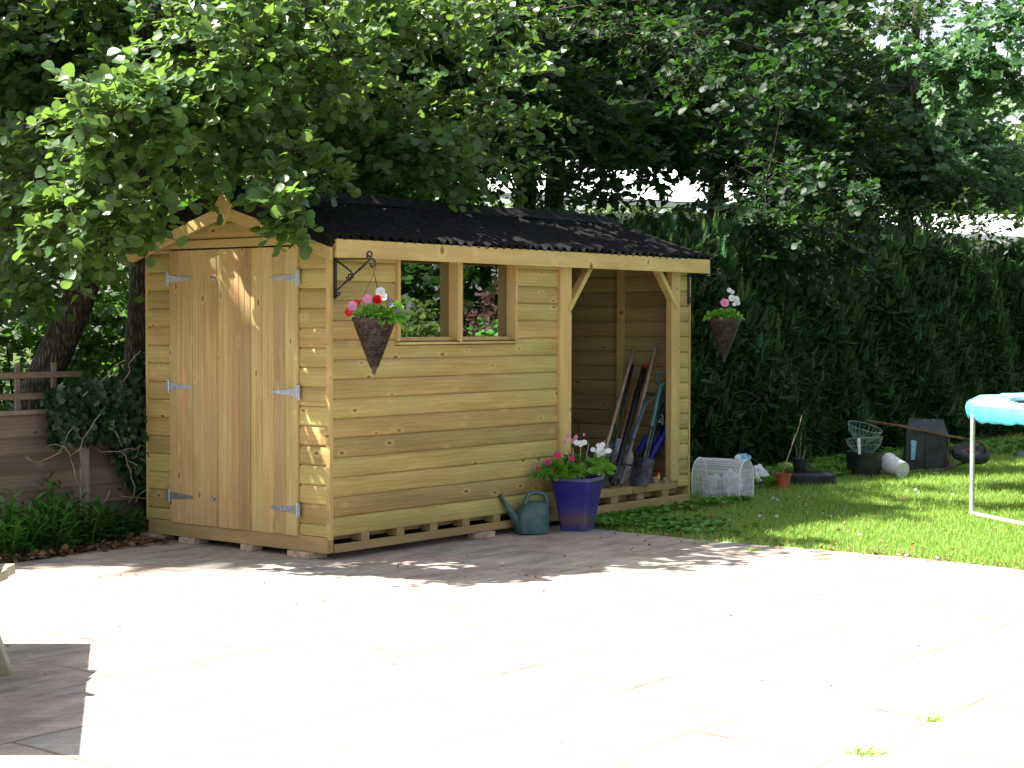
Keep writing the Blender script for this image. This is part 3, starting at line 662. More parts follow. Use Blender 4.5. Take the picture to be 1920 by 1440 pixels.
# windows
def window(x0, x1, z0, z1, name='window'):
    f = MB(); t = 0.026; d = 0.085
    f.box((x0, -0.022, z0 + 0.028), (x0 + t, d, z1)); f.box((x1 - t, -0.022, z0 + 0.028), (x1, d, z1))
    f.box((x0 + t, -0.016, z1 - 0.03), (x1 - t, d, z1)); f.box((x0 + t, 0.03, z0 + 0.0285), (x1 - t, d, z0 + 0.055))
    o = f.build(name, M['trim_z'], shed, bevel=0.002)
    s_ = MB(); s_.prism([(x0 - 0.002, -0.032, z0 + 0.006), (x0 - 0.002, -0.032, z0 + 0.020), (x0 - 0.002, d, z0 + 0.0275), (x0 - 0.002, d, z0)], None, (x1 - x0 + 0.002, 0, 0)); s_.build('sill', M['trim_x'], o)
    g_ = MB(); g_.box((x0 + t + 0.001, 0.062, z0 + 0.056), (x1 - t - 0.001, 0.066, z1 - 0.031)); g_.build('pane', M['glass'], o)
window(0.634, 1.279, 1.345, 1.983); window(1.281, 1.926, 1.345, 1.983)
b = MB(); b.box((1.272, -0.026, 1.36), (1.290, -0.0225, 1.975)); b.build('window_mullion', M['trim_z'], shed)
# window rear wall is dark inside; partition closes the cabin from the bay
b = MB(); b.prism([(2.43, 0.03, 0.11), (2.43, WD - 0.03, 0.11), (2.43, WD - 0.03, 2.0), (2.43, RV, 2.34), (2.43, 0.03, 2.0)], None, (0.018, 0, 0)); b.build('partition', M['inner'], shed)

# bay posts and braces
b = MB(); b.box((2.442, -0.022, 0.192), (2.585, 0.035, 1.985)); b.build('bay_post', M['trim_z'], shed, bevel=0.004)
b = MB(); b.box((3.962, -0.022, 0.192), (4.088, 0.035, 1.985)); b.build('bay_post', M['trim_z'], shed, bevel=0.004)
b = MB(); b.box((2.587, 0.036, 0.192), (2.64, 0.075, 1.985)); b.build('inner_stud', M['trim_z'], shed, bevel=0.003)
b = MB(); b.beam((2.55, -0.001, 1.60), (2.93, -0.001, 2.05), 0.062, 0.040, (0, 1, 0)); b.build('brace', M['trim_x'], shed, bevel=0.002)
b = MB(); b.beam((4.04, -0.002, 1.63), (3.66, -0.002, 2.05), 0.062, 0.040, (0, 1, 0)); b.build('brace', M['trim_x'], shed, bevel=0.002)
b = MB(); b.box((2.59, -0.012, 1.957), (3.96, 0.02, 2.0)); b.build('header', M['trim_x'], shed)

# end wall, back wall and their inner faces
def gt2(z):
    a = max((z - EZ) / SL, 0.0); return (min(a + 0.025, RV - .004), max(WD - 0.025 - a, RV + .004))
w_ = MB(); clad(w_, 'y', 0.02, WD - 0.0, 0.105, 2.06, PZ0, LN, 1, th=0.012); clad(w_, 'y', 0, WD, 2.06, RZ - 0.04, PZ0, LN, 1, th=0.012, trim=gt2)
w_.build('end_wall', M['clad_front'], shed, True)
w_ = MB(); clad(w_, 'y', 0.06, WD - 0.05, 0.19, 2.06, PZ0, LN - 0.03, -1, th=0.012); clad(w_, 'y', 0, WD, 2.06, RZ - 0.04, PZ0, LN - 0.03, -1, th=0.012, trim=gt2)
w_.build('bay_lining', M['inner'], shed, True)
b = MB(); b.box((LN - 0.075, 0.64, 0.19), (LN - 0.031, 0.70, 2.28)); b.build('wall_stud', M['trim_z'], shed, bevel=0.003)
b = MB(); b.box((LN - 0.075, 0.04, 0.19), (LN - 0.031, 0.09, 2.0)); b.build('wall_stud', M['trim_z'], shed, bevel=0.003)
w_ = MB(); clad(w_, 'x', 0.02, LN - 0.02, 0.105, 2.03, PZ0, WD, 1, th=0.02); w_.build('rear_wall', M['clad_side'], shed, True)

# roof: corrugated bitumen sheets
def corr(v_edge, v_top, name, u0=-0.13, u1=4.40, zoff=0.035):
    r_ = MB(); pw = 0.095; amp = 0.017; n = int((u1 - u0) / pw * 10)
    K = 10
    for lay in (0, 1):
        for i in range(n + 1):
            u = u0 + (u1 - u0) * i / n; w = amp * math.cos(2 * math.pi * (u - u0) / pw)
            for j in range(K + 1):
                v = v_edge + (v_top - v_edge) * j / K
                sag = 0.004 * math.sin(u * 3.1 + j) + 0.003 * math.sin(u * 7.7)
                r_.v.append((u, v, roofz(v) + zoff + w + sag - 0.004 * lay))
    def id_(l_, i, j): return l_ * (n + 1) * (K + 1) + i * (K + 1) + j
    for i in range(n):
        for j in range(K):
            for l_ in (0, 1): r_.f.append((id_(l_, i, j), id_(l_, i + 1, j), id_(l_, i + 1, j + 1), id_(l_, i, j + 1)))
        r_.f.append((id_(0, i, 0), id_(0, i + 1, 0), id_(1, i + 1, 0), id_(1, i, 0)))
    for j in range(K):
        for i in (0, n): r_.f.append((id_(0, i, j), id_(0, i, j + 1), id_(1, i, j + 1), id_(1, i, j)))
    return r_.build(name, M['bitumen'], shed, True)
rs1 = corr(-0.135, RV, 'roof_sheet'); rs2 = corr(WD + 0.13, RV, 'roof_sheet')
nl = MB(); nl.lathe([(0.0001, 0.012), (0.007, 0.010), (0.010, 0.0)], 8, (0, 0, 0), (0, -0.3, 1)); nail = None
for i in range(24):
    for vv_ in (-0.07, 0.42):
        u = -0.13 + 0.095 * (2 * i + 1)
        if u > 4.35: continue
        if nail is None: nail = o = nl.build('roof_nail', M['zinc'], rs1)
        else: o = bpy.data.objects.new('roof_nail', nail.data); COL.objects.link(o); o.parent = rs1
        o.location = (u, vv_, roofz(vv_) + 0.018)
rc = MB()
for (ua, ub, dz) in ((-0.13, 0.95, 0.0), (0.93, 1.98, 0.006), (1.96, 3.0, 0.0), (2.98, 3.95, 0.006), (3.93, 4.41, 0.0)):
    pr = [(-0.15, roofz(RV - 0.15) + 0.052), (-0.055, roofz(RV - 0.055) + 0.058), (-0.02, RZ + 0.062), (0.02, RZ + 0.062), (0.055, roofz(RV - 0.055) + 0.058), (0.15, roofz(RV - .15) + 0.052)]
    poly = [(ua, RV + a, z + dz) for a, z in pr] + [(ua, RV + a, z + dz - 0.006) for a, z in pr[::-1]]
    rc.prism(poly, None, (ub - ua, 0, 0))
rc.build('ridge_cap', M['bitumen'], shed, True)
b = MB()     # roof boards and purlins seen under the sheets
for v in (0.03, 0.45, RV - 0.03, RV + 0.03, 1.36, WD - 0.07): b.box((-0.05, v, roofz(v + .02) - 0.048), (4.34, v + 0.04, roofz(v + .02) - 0.004))
b.build('purlin', M['trim_x'], shed)

# fascia and barge boards
b = MB(); b.box((-0.06, -0.128, 1.915), (4.375, -0.108, 2.032)); b.build('fascia', M['trim_x'], shed, bevel=0.003)
b = MB(); b.box((-0.06, -0.1075, 1.985), (4.375, 0.0, 2.0)); b.build('soffit', M['trim_x'], shed)
def barge(u, sgn):
    for s_ in (0, 1):
        q = MB(); hgt = 0.083
        va, vb = (-0.116, RV - 0.001) if s_ == 0 else (WD + 0.116, RV + 0.001)
        za = bargez(va); zb = bargez(vb)
        q.prism([(u, va, za), (u, vb, zb), (u, vb, zb - hgt), (u, va, za - hgt)], None, (sgn * 0.02, 0, 0))
        q.build('bargeboard', M['trim_y'], shed, bevel=0.003)
        q = MB()
        q.prism([(u, va, roofz(va) + .026), (u, vb, roofz(vb) + .026), (u, vb, zb + .001), (u, va, za + .001)], None, (sgn * 0.012, 0, 0))
        q.build('verge_strip', M['bitumen'], shed)
barge(-0.085, -1); barge(4.378, 1)
FV = RV - .03
q = MB(); q.prism([(-0.106, FV, 2.145), (-0.106, FV - 0.078, 2.285), (-0.106, FV, 2.392), (-0.106, FV + 0.078, 2.285)], None, (-0.02, 0, 0)); q.build('finial', M['trim_z'], shed, bevel=0.002)

# wrought iron brackets: scrolls and twisted bars in a plane square to the wall
def scroll(mb, c, r, a0, turns, u, th=0.006, flip=1):
    pts = []
    n = 26
    for i in range(n + 1):
        a = a0 + flip * turns * 2 * math.pi * i / n; rr = r * (1 - 0.72 * i / n)
        pts.append((u, c[0] + rr * math.cos(a), c[1] + rr * math.sin(a)))
    mb.tube(pts, th, 6)
def bracket(u):
    k = MB()
    k.prism([(u - 0.012, -0.0045, 1.915), (u + 0.012, -0.0045, 1.915), (u + 0.012, -0.0045, 1.66), (u, -0.0045, 1.648), (u - 0.012, -0.0045, 1.66)], None, (0, -0.008, 0))
    k.tube([(u, -0.012, 1.905), (u, -0.34, 1.905)], 0.0055, 6)
    n = 24; pts = [(u, -0.012 - 0.315 * i / n, 1.70 + 0.205 * i / n) for i in range(n + 1)]
    k.tube(pts, [0.0062 + 0.0022 * (abs(math.sin(i * 1.9)) if (4 < i < 9 or 15 < i < 20) else 0) for i in range(n + 1)], 6)
    k.tube([(u, -0.014, 1.90), (u, -0.10, 1.855), (u, -0.15, 1.825), (u, -0.168, 1.80), (u, -0.163, 1.782)], 0.006, 6)
    scroll(k, (-0.135, 1.793), 0.028, 0, 1.1, u, 0.0055, -1)
    scroll(k, (-0.315, 1.928), 0.028, -0.9, 1.15, u, 0.006, 1)
    k.tube([(u, -0.34, 1.905), (u, -0.362, 1.885), (u, -0.360, 1.862), (u, -0.335, 1.85)], 0.006, 6)
    scroll(k, (-0.335, 1.868), 0.018, -1.57, 0.8, u, 0.0055, 1)
    scroll(k, (-0.032, 1.683), 0.018, 2.4, 1.0, u, 0.005, 1)
    k.lathe([(0.0001, -0.004), (0.006, -0.002), (0.007, 0)], 8, (u, -0.0125, 1.665), (0, 1, 0))
    o = k.build('wall_bracket', M['iron'], shed, True)
    return o
bracket(0.048); bracket(4.235)

# blocks under the shed
for (px, py, w, d_, h_, lab) in ((325, 1002, 0.20, 0.16, 0.043, 'broken concrete block under the left corner of the shed front'),
                                 (395, 1014, 0.17, 0.13, 0.043, 'buff block under the shed front, second from its left corner'),
                                 (497, 1028, 0.12, 0.10, 0.043, 'small buff block under the middle of the right door'),
                                 (605, 1040, 0.22, 0.16, 0.043, 'flat pinkish block under the near corner of the shed'),
                                 (857, 1003, 0.19, 0.11, 0.043, 'flat pinkish block under the long side of the shed left of the watering can')):
    p = gnd(px, py); u, v = uvof(p)
    if abs(u) < 0.6: u = 0.0
    else: v = -0.02
    if abs(u) < 0.6: v = min(v, 1.76)
    q = MB(); q.box((-w / 2, -d_ / 2 + 0.04, 0), (w / 2, d_ / 2 + 0.04, h_)) if abs(u) > 0.6 else q.box((-d_ / 2 + 0.04, -w / 2, 0), (d_ / 2 + 0.04, w / 2, h_))
    o = q.build('paving_block', M['brick'], None, bevel=0.006)
    o.location = L(u, v, GZ); o.rotation_euler = (0, 0, YAW + rnd.uniform(-.06, .06)); tag(o, lab, 'block', 'blocks propping up the shed')

# ------------------------------------------------------------------ flowers and bedding plants
def flower(c, nrm, r, mat, parent, name='flower', petals=5, cup=0.25, double=False):
    c = np.array(c, float); nrm = unit(np.array(nrm, float)); a = unit(np.cross(nrm, [0.1, 0.3, 0.9])); b_ = np.cross(nrm, a)
    P = []; D = []; N_ = []; Z = []
    for ly in range(3 if double else 1):
        for k in range(petals + (3 if double else 0)):
            an = 2 * math.pi * k / (petals + (3 if double else 0)) + ly * 0.5
            d = a * math.cos(an) + b_ * math.sin(an)
            P.append(c + nrm * ly * r * 0.15); D.append(d + nrm * (cup + 0.5 * ly)); N_.append(nrm * 1.0 - d * cup + RG.normal(0, .08, 3)); Z.append(r * (1 - 0.22 * ly))
    return leafmesh(name, T_ROUND, np.array(P), np.array(D), np.array(N_), np.array(Z), mat, parent)
def mound(c, rad, n, size, mat, tmpl, parent, name='foliage', up=0.5, out=1.0, seed=None):
    d = unit(RG.normal(0, 1, (n, 3)) * [1, 1, 0.9]); d[:, 2] = np.abs(d[:, 2]) * 0.95 - 0.22
    P = np.array(c) + d * np.array(rad) * RG.uniform(0.35, 1, (n, 1))
    D = d * out + RG.normal(0, 0.35, (n, 3)); N_ = d * 0.7 + [0, 0, up] + RG.normal(0, .35, (n, 3))
    return leafmesh(name, tmpl, P, D, N_, size * RG.uniform(0.6, 1.15, n), mat, parent)
TOC = lambda v: np.array([v[0], v[1], v[2]])

def wicker_cone(mb, zr, r, h, n=40):
    """woven cone: bulging weave rows on a tapering body"""
    rows = 44; pts = []; K = 36; o = len(mb.v)
    for i in range(rows + 1):
        t = i / rows; z = zr - h * t; rr = r * (1 - t) ** 0.93 + 0.008
        for k in range(K):
            a = 2 * math.pi * k / K
            e = 0.0035 * math.cos(math.pi * (k // 2 + i)) * (1 if t < 0.93 else 0.2)
            mb.v.append(((rr + e) * math.cos(a), (rr + e) * math.sin(a), z))
    for i in range(rows):
        for k in range(K):
            k2 = (k + 1) % K; mb.f.append((o + i * K + k, o + i * K + k2, o + (i + 1) * K + k2, o + (i + 1) * K + k))
def basket(loc, label, plan):
    t = thing('hanging_basket', label, 'hanging basket', loc, 0, 'cone hanging baskets on the shed')     # origin: centre of the rim
    w = MB(); wicker_cone(w, 0, 0.132, 0.34)
    for i in range(3): w.ring((0, 0, 0.002 - 0.007 * i), 0.137, 0.0065, (0, 0, 1), 30, 6)
    for i in range(5, 40, 1):          # horizontal weavers standing proud
        z = -0.34 * i / 44; rr = 0.132 * (1 - i / 44) ** 0.93 + 0.0105
        w.ring((rnd.uniform(-.001, .001), 0, z), rr, 0.0034, (rnd.uniform(-.03, .03), rnd.uniform(-.03, .03), 1), 22, 4)
    w.lathe([(0.014, -0.325), (0.012, -0.345), (0.003, -0.36)], 10)
    w.build('wicker_cone', M['wicker'], t, True)
    s_ = MB(); s_.lathe([(0.125, -0.01), (0.08, 0.012), (0.0001, 0.018)], 20); s_.build('soil', M['soil'], t, True)
    c = MB(); top = Vector((0, 0, 0.285))
    for k in range(3):
        a = R(60 + 120 * k); e = Vector((0.134 * math.cos(a), 0.134 * math.sin(a), 0.0)); nL = 14
        for i in range(nL):
            m0 = e.lerp(top, i / nL); m1 = e.lerp(top, (i + 0.9) / nL)
            c.tube([m0, m1], 0.0016, 4)
    c.tube([top, top + Vector((0, 0, 0.02)), top + Vector((0.012, -0.004, 0.045)), top + Vector((0.010, -0.004, 0.068)), top + Vector((-0.008, 0.002, 0.078)), top + Vector((-0.020, 0.006, 0.066)), top + Vector((-0.022, 0.006, 0.05))], 0.0022, 6)
    c.build('chain', M['iron'], t)
    mound((0, 0, 0.01), (0.14, 0.14, 0.07), 150, 0.045, M['bright_leaf'], T_LANCE, t)
    plan(t)
    return t
def plan1(t):
    mound((0.075, -0.05, 0.0), (0.12, 0.10, 0.10), 120, 0.062, M['bright_leaf'], T_ALDER, t, 'trailing_foliage', 0.6)
    mound((-0.03, -0.05, 0.03), (0.09, 0.08, 0.08), 110, 0.042, M['bright_leaf'], T_LANCE, t, 'foliage', 0.6)
    for (x, y, z, r_, mt, dbl) in ((-0.035, -0.10, 0.118, 0.034, 'pink', 0), (-0.128, -0.09, 0.075, 0.036, 'pink', 0), (0.028, -0.10, 0.115, 0.034, 'redp', 1), (-0.15, -0.07, 0.038, 0.034, 'redp', 0),
                                   (0.045, -0.06, 0.165, 0.034, 'whitep', 1), (0.062, -0.08, 0.135, 0.03, 'whitep', 0), (-0.10, -0.06, 0.095, 0.026, 'redp', 0), (0.10, -0.07, 0.12, 0.018, 'mauve', 0), (0.16, -0.08, 0.05, 0.02, 'mauve', 0), (0.115, -0.10, 0.085, 0.016, 'mauve', 0)):
        flower((x, y, z), (0.1 * RG.normal() + x, -1, 0.35), r_, M[mt], t, double=bool(dbl))
def plan2(t):
    mound((0.0, -0.03, 0.02), (0.15, 0.12, 0.07), 170, 0.045, M['bright_leaf'], T_ALDER, t, 'foliage', 0.6)
    for (x, y, z, r_, mt) in ((-0.01, -0.1, 0.13, 0.04, 'pink'), (0.05, -0.08, 0.17, 0.03, 'whitep'), (0.085, -0.08, 0.16, 0.03, 'whitep'), (0.03, -0.07, 0.235, 0.022, 'whitep'), (0.055, -0.06, 0.22, 0.02, 'whitep'), (0.10, -0.08, 0.13, 0.022, 'whitep'), (0.07, -0.09, 0.12, 0.018, 'whitep')):
        flower((x, y, z), (x, -1, 0.3), r_, M[mt], t, double=(mt == 'whitep'))
basket(L(0.055, -0.345, 1.525), 'cone wicker basket of red, pink and white petunias hanging left of the shed windows', plan1)
basket(L(4.27, -0.335, 1.535), 'cone wicker basket of white and pink flowers at the far right end of the shed', plan2)

# blue glazed planter
pc = gnd(1084, 998)
pl = thing('planter', 'tall square cobalt blue glazed planter full of geraniums beside the watering can', 'planter', pc + Vector((0, 0.14, 0)), 0)
def square_pot(sb, st, h, th=0.018, rot=0.0):
    k = MB()
    def ringp(s_, z): 
        c = 0.10 * s_; e = s_ / 2; p = [(-e + c, -e), (e - c, -e), (e, -e + c), (e, e - c), (e - c, e), (-e + c, e), (-e, e - c), (-e, -e + c)]
        cr_, sr_ = math.cos(rot), math.sin(rot); return [(x * cr_ - y * sr_, x * sr_ + y * cr_, z) for x, y in p]
    lv = [(sb * 0.96, 0), (sb, 0.012), (sb + (st - sb) * 0.5, h * 0.5), (st, h - 0.03), (st * 1.035, h - 0.028), (st * 1.035, h), (st * 1.035 - 2 * th, h), (st - 2 * th, h - 0.05)]
    o = 0
    for s_, z in lv: k.v += ringp(s_, z)
    for i in range(len(lv) - 1):
        for j in range(8): j2 = (j + 1) % 8; k.f.append((i * 8 + j, i * 8 + j2, (i + 1) * 8 + j2, (i + 1) * 8 + j))
    k.f.append(tuple(range(8))[::-1])
    return k
square_pot(0.205, 0.315, 0.40, rot=R(-24)).build('pot', M['glaze'], pl, bevel=0.004)
k = MB(); k.lathe([(0.15, 0.36), (0.10, 0.385), (0.0001, 0.39)], 16); k.build('soil', M['soil'], pl, True)
mound((-0.13, -0.08, 0.43), (0.19, 0.12, 0.10), 300, 0.055, M['bright_leaf'], T_ALDER, pl, 'impatiens_foliage', 0.5)
mound((0.11, -0.10, 0.46), (0.14, 0.09, 0.12), 34, 0.082, M['geranium'], T_ROUND, pl, 'geranium_foliage', 0.9)
mound((-0.02, 0.03, 0.50), (0.12, 0.08, 0.10), 500, 0.035, M['shrub'], T_LANCE, pl, 'feathery_foliage', 0.2)
st_ = MB()
for (x, z) in ((0.155, 0.60), (0.02, 0.65), (0.20, 0.68), (0.08, 0.66), (-0.09, 0.68), (-0.04, 0.62)):
    st_.tube([(x * .5, -0.03, 0.42), (x * .8, -0.06, z * .85), (x, -0.07, z)], 0.003, 5)
st_.build('stem', M['cane'], pl)
for i in range(18):
    x = 0.165 + RG.normal(0, 0.028); z = 0.605 + RG.normal(0, 0.020)
    flower((x, -0.10 + RG.normal(0, .015), z), (x - .16, -1, 0.5), 0.022, M['whitep'], pl, 'geranium_floret' if i == 0 else 'geranium_floret', 5)
for i in range(4): flower((0.018 + RG.normal(0, .014), -0.10, 0.655 + RG.normal(0, .012)), (0, -1, .4), 0.024, M['whitep'], pl)
for (x, z, r_) in ((-0.155, 0.565, 0.03), (-0.225, 0.515, 0.028), (-0.30, 0.465, 0.022), (-0.045, 0.545, 0.024), (-0.185, 0.455, 0.018), (-0.075, 0.71, 0.02), (-0.04, 0.665, 0.022), (-0.02, 0.69, 0.018), (-0.015, 0.70, 0.016), (-0.10, 0.66, 0.016), (-0.12, 0.50, 0.016), (0.045, 0.715, 0.012)):
    flower((x, -0.13 if z < .6 else -0.06, z), (0.2 * RG.normal(), -1, 0.4), r_, M['magenta'] if z < 0.6 else M['pink'], pl)

# watering can
wc = thing('watering_can', 'dark green plastic watering can with long tapering spout, left of the blue planter', 'watering can', gnd(990, 1003) + Vector((0, 0.05, 0)), R(24))
def sect(cx, cy, ax, ay, z, n=28, pw=2.6):
    p = []
    for k in range(n):
        a = 2 * math.pi * k / n; c_, s_ = math.cos(a), math.sin(a)
        p.append((cx + ax * math.copysign(abs(c_) ** (2 / pw), c_), cy + ay * math.copysign(abs(s_) ** (2 / pw), s_), z))
    return p
def loft(mb, secs, cap=True):
    o = len(mb.v); n = len(secs[0])
    for s_ in secs: mb.v += s_
    for i in range(len(secs) - 1):
        for k in range(n): k2 = (k + 1) % n; mb.f.append((o + i * n + k, o + i * n + k2, o + (i + 1) * n + k2, o + (i + 1) * n + k))
    if cap: mb.f.append(tuple(o + k for k in range(n))[::-1]); mb.f.append(tuple(o + (len(secs) - 1) * n + k for k in range(n)))
k = MB()
loft(k, [sect(0.03, 0, 0.105, 0.075, 0.0), sect(0.03, 0, 0.122, 0.088, 0.012), sect(0.028, 0, 0.132, 0.092, 0.06), sect(0.028, 0, 0.130, 0.090, 0.13), sect(0.045, 0, 0.112, 0.082, 0.19), sect(0.062, 0, 0.094, 0.068, 0.225), sect(0.07, 0, 0.082, 0.045, 0.238), sect(0.07, 0, 0.06, 0.02, 0.242)])
k.build('body', M['can'], wc, True)
k = MB()   # flat moulded grip with the hand hole
loft(k, [sect(-0.038 + 0, 0, 0.022, 0.024, 0.18, 16), sect(-0.020, 0, 0.020, 0.022, 0.232, 16), sect(-0.010, 0, 0.018, 0.020, 0.262, 16), sect(0.002, 0, 0.016, 0.019, 0.288, 16)])
hp = [(-0.005, 0, 0.270), (0.002, 0, 0.288), (0.02, 0, 0.298), (0.06, 0, 0.300), (0.10, 0, 0.298), (0.125, 0, 0.289), (0.142, 0, 0.268), (0.150, 0, 0.235), (0.152, 0, 0.18)]
k.tube(hp, [0.016, 0.017, 0.017, 0.016, 0.016, 0.017, 0.018, 0.020, 0.018], 12)
k.build('handle', M['can'], wc, True)
k = MB()
sp_ = [(0.0, 0, 0.045, .052), (-0.065, 0, 0.085, .046), (-0.105, 0, 0.125, .033), (-0.150, 0, 0.185, .022), (-0.195, 0, 0.250, .0155), (-0.222, 0, 0.292, .0125)]
k.tube([s_[:3] for s_ in sp_], [s_[3] for s_ in sp_], 14); k.ring((-0.223, 0, 0.293), 0.012, 0.004, (-0.55, 0, 0.83), 14, 6)
k.build('spout', M['can'], wc, True)

# ------------------------------------------------------------------ tools in the bay
def toolline(pt, pb, ut=4.18, ub=3.7, zb=0.195):
    a = endplane(*pt, ut); b_ = endplane(*pb, ub); d = b_ - a
    e = a + d * ((zb - a.z) / d.z)
    return a, e
def shedthing(name, label, cat, base, group=None):
    w = O + base.x * cu + base.y * cv + Vector((0, 0, base.z))
    return thing(name, label, cat, w, YAW, group)
TG = 'tools leaning in the shed bay'
def polet(name, label, pt, pb, r, mat, ut=4.18, ub=3.7, ext=None):
    a, e = toolline(pt, pb, ut, ub)
    t = shedthing(name, label, 'garden tool', e, TG)
    return t, a - e
t, top = polet('wooden_pole', 'weathered grey wooden tool handle, leftmost of the tools in the shed bay', (1188, 657), (1133, 850), .013, None, 4.15, 3.25)
k = MB(); k.tube([(0, 0, 0), top], [0.014, 0.0145], 12); k.build('shaft', M['handle_wood'], t, True)
k = MB(); k.lathe([(0.017, 0), (0.017, 0.05), (0.0145, 0.055)], 12, top * 0.45, top); k.build('collar', M['ash_wood'], t, True)
t, top = polet('wooden_pole', 'weathered grey wooden tool handle, the tallest one just right of the red-capped tube', (1231, 646), (1172, 880), .013, None, 4.17, 3.55)
k = MB(); k.tube([(0, 0, 0), top], [0.015, 0.015], 12); k.build('shaft', M['handle_wood'], t, True)
t, top = polet('plastic_tube', 'black tube with a bright red end cap leaning in the shed bay', (1208, 690), (1165, 850), .02, None, 4.16, 3.6)
k = MB(); k.tube([(0, 0, 0), top], 0.024, 14); k.build('tube', M['black_plastic'], t, True)
k = MB(); dn = top.normalized(); k.tube([top - dn * .012, top + dn * .022], 0.0265, 14); k.tube([top + dn * .022, top + dn * .03], [0.0265, 0.018], 14); k.build('cap', M['red'], t, True)
k = MB(); sd = dn.cross(Vector((0, 0, 1))).normalized(); fr = Vector((-0.55, -0.83, 0)).normalized(); k.tube([dn * .05 + fr * .023, top - dn * .03 + fr * .023], 0.0035, 6); k.build('seam', M['white_wire'], t)
t, top = polet('green_handled_tool', 'dark green metal shaft with black grip left of the red-capped tube', (1186, 684), (1146, 858), .012, None, 4.16, 3.45)
k = MB(); k.tube([(0, 0, 0), top * .75], 0.011, 10); k.build('shaft', M['teal_dark'], t, True)
k = MB(); k.tube([top * .75, top * .78, top * .97, top], [0.012, 0.0165, 0.0165, 0.010], 10); k.build('grip', M['black_plastic'], t, True)
t, top = polet('pickaxe', 'pale curved wooden axe handle leaning behind the red-capped tube', (1187, 722), (1163, 838), .015, None, 4.19, 3.75)
dn = top.normalized(); sx = Vector((0.05, -1, 0)).normalized()
k = MB(); k.tube([(0, 0, 0), top * .4 + sx * -.008, top * .75 + sx * .004, top * .93 + sx * .0, top * .99 + sx * .022, top * 1.0 + sx * .06], [0.012, 0.016, 0.015, 0.016, 0.015, 0.012], 10); k.build('handle', M['ash_wood'], t, True)
k = MB(); k.beam(Vector((0, 0, .02)) - sx * .09, Vector((0, 0, .02)) + sx * .09, .04, .02); k.build('head', M['rust'], t, bevel=.004)
t, top = polet('red_handled_tool', 'dull red metal shaft half hidden between the leaning tools', (1168, 735), (1160, 845), .01, None, 4.19, 3.9)
k = MB(); k.tube([(0, 0, 0), top], 0.010, 10); k.build('shaft', M['rust'], t, True)

def dhandle(k, top, d, w, h, r):
    side = Vector((0.35, -0.93, 0)).normalized(); side = (side - d * side.dot(d)).normalized()
    a = top - d * h
    k.tube([a, a + d * h * .3 + side * w * .32, a + d * h * .7 + side * w * .5, top + side * w * .5], [r * 1.2, r, r * .8, r * .8], 8)
    k.tube([a, a + d * h * .3 - side * w * .32, a + d * h * .7 - side * w * .5, top - side * w * .5], [r * 1.2, r, r * .8, r * .8], 8)
    return side
# garden fork
a, e = toolline((1218, 738), (1150, 915), 3.95, 3.2)
e.z = max(e.z, 0.19); t = shedthing('garden_fork', 'muddy garden fork with blue-grey D handle and four tines', 'garden tool', e, TG); top = a - e; d = top.normalized()
k = MB(); sd = dhandle(k, top, d, 0.10, 0.12, 0.009); k.tube([top * .50, top - d * .115], [0.018, 0.014], 10); k.build('handle', M['bluegrey'], t, True)
k = MB(); k.tube([top - sd * .055, top + sd * .055], 0.013, 10); k.build('grip', M['black_plastic'], t, True)
k = MB(); k.tube([d * .25, top * .50], [0.011, 0.0135], 10); k.build('shaft', M['blade'], t, True)
k = MB(); k.tube([d * .25 - sd * .085, d * .255, d * .25 + sd * .085], 0.009, 8)
for q in (-.085, -.03, .03, .085): k.tube([d * .25 + sd * q, d * .12 + sd * q + cv * 0, sd * q * 1.05], [0.008, 0.007, 0.002], 6)
k.build('tines', M['blade'], t, True)
# spade
a, e = toolline((1243, 700), (1203, 880), 4.02, 3.52)
t = shedthing('spade', 'spade with teal D handle and broad muddy blade', 'garden tool', e, TG); top = a - e; d = top.normalized()
k = MB(); sd = dhandle(k, top, d, 0.105, 0.13, 0.011); k.tube([top * .52, top - d * .125], [0.019, 0.016], 10); k.build('handle', M['teal'], t, True)
k = MB(); k.tube([top - sd * .055, top + sd * .055], 0.0135, 10); k.build('grip', M['teal'], t, True)
k = MB(); k.tube([d * .24, top * .52], [0.012, 0.015], 10); k.build('shaft', M['blade'], t, True)
nb = d.cross(sd).normalized()
k = MB(); o_ = 0
rows = [(0.0, .062), (0.03, .075), (0.12, .085), (0.24, .085), (0.262, .080)]
for th in (0, 1):
    for (q, w) in rows:
        for j in range(7):
            f_ = (j - 3) / 3; k.v.append(tuple(d * q + sd * w * f_ + nb * (0.018 * f_ * f_ + 0.003 * th)))
for th in (0, 1):
    for i in range(4):
        for j in range(6):
            b0_ = th * 35 + i * 7 + j; k.f.append((b0_, b0_ + 1, b0_ + 8, b0_ + 7))
k.tube([d * .13, d * .25], [0.006, 0.014], 8)
k.build('blade', M['blade'], t, True)
t, top = polet('green_handled_tool', 'dark green metal shaft standing behind the spade at the right post', (1254, 690), (1214, 855), .012, None, 4.18, 3.85)
k = MB(); k.tube([(0, 0, 0), top * .8], 0.012, 10); k.build('shaft', M['teal_dark'], t, True)
k = MB(); k.tube([top * .8, top * .82, top], [0.012, 0.015, 0.014], 10); k.build('grip', M['teal'], t, True)

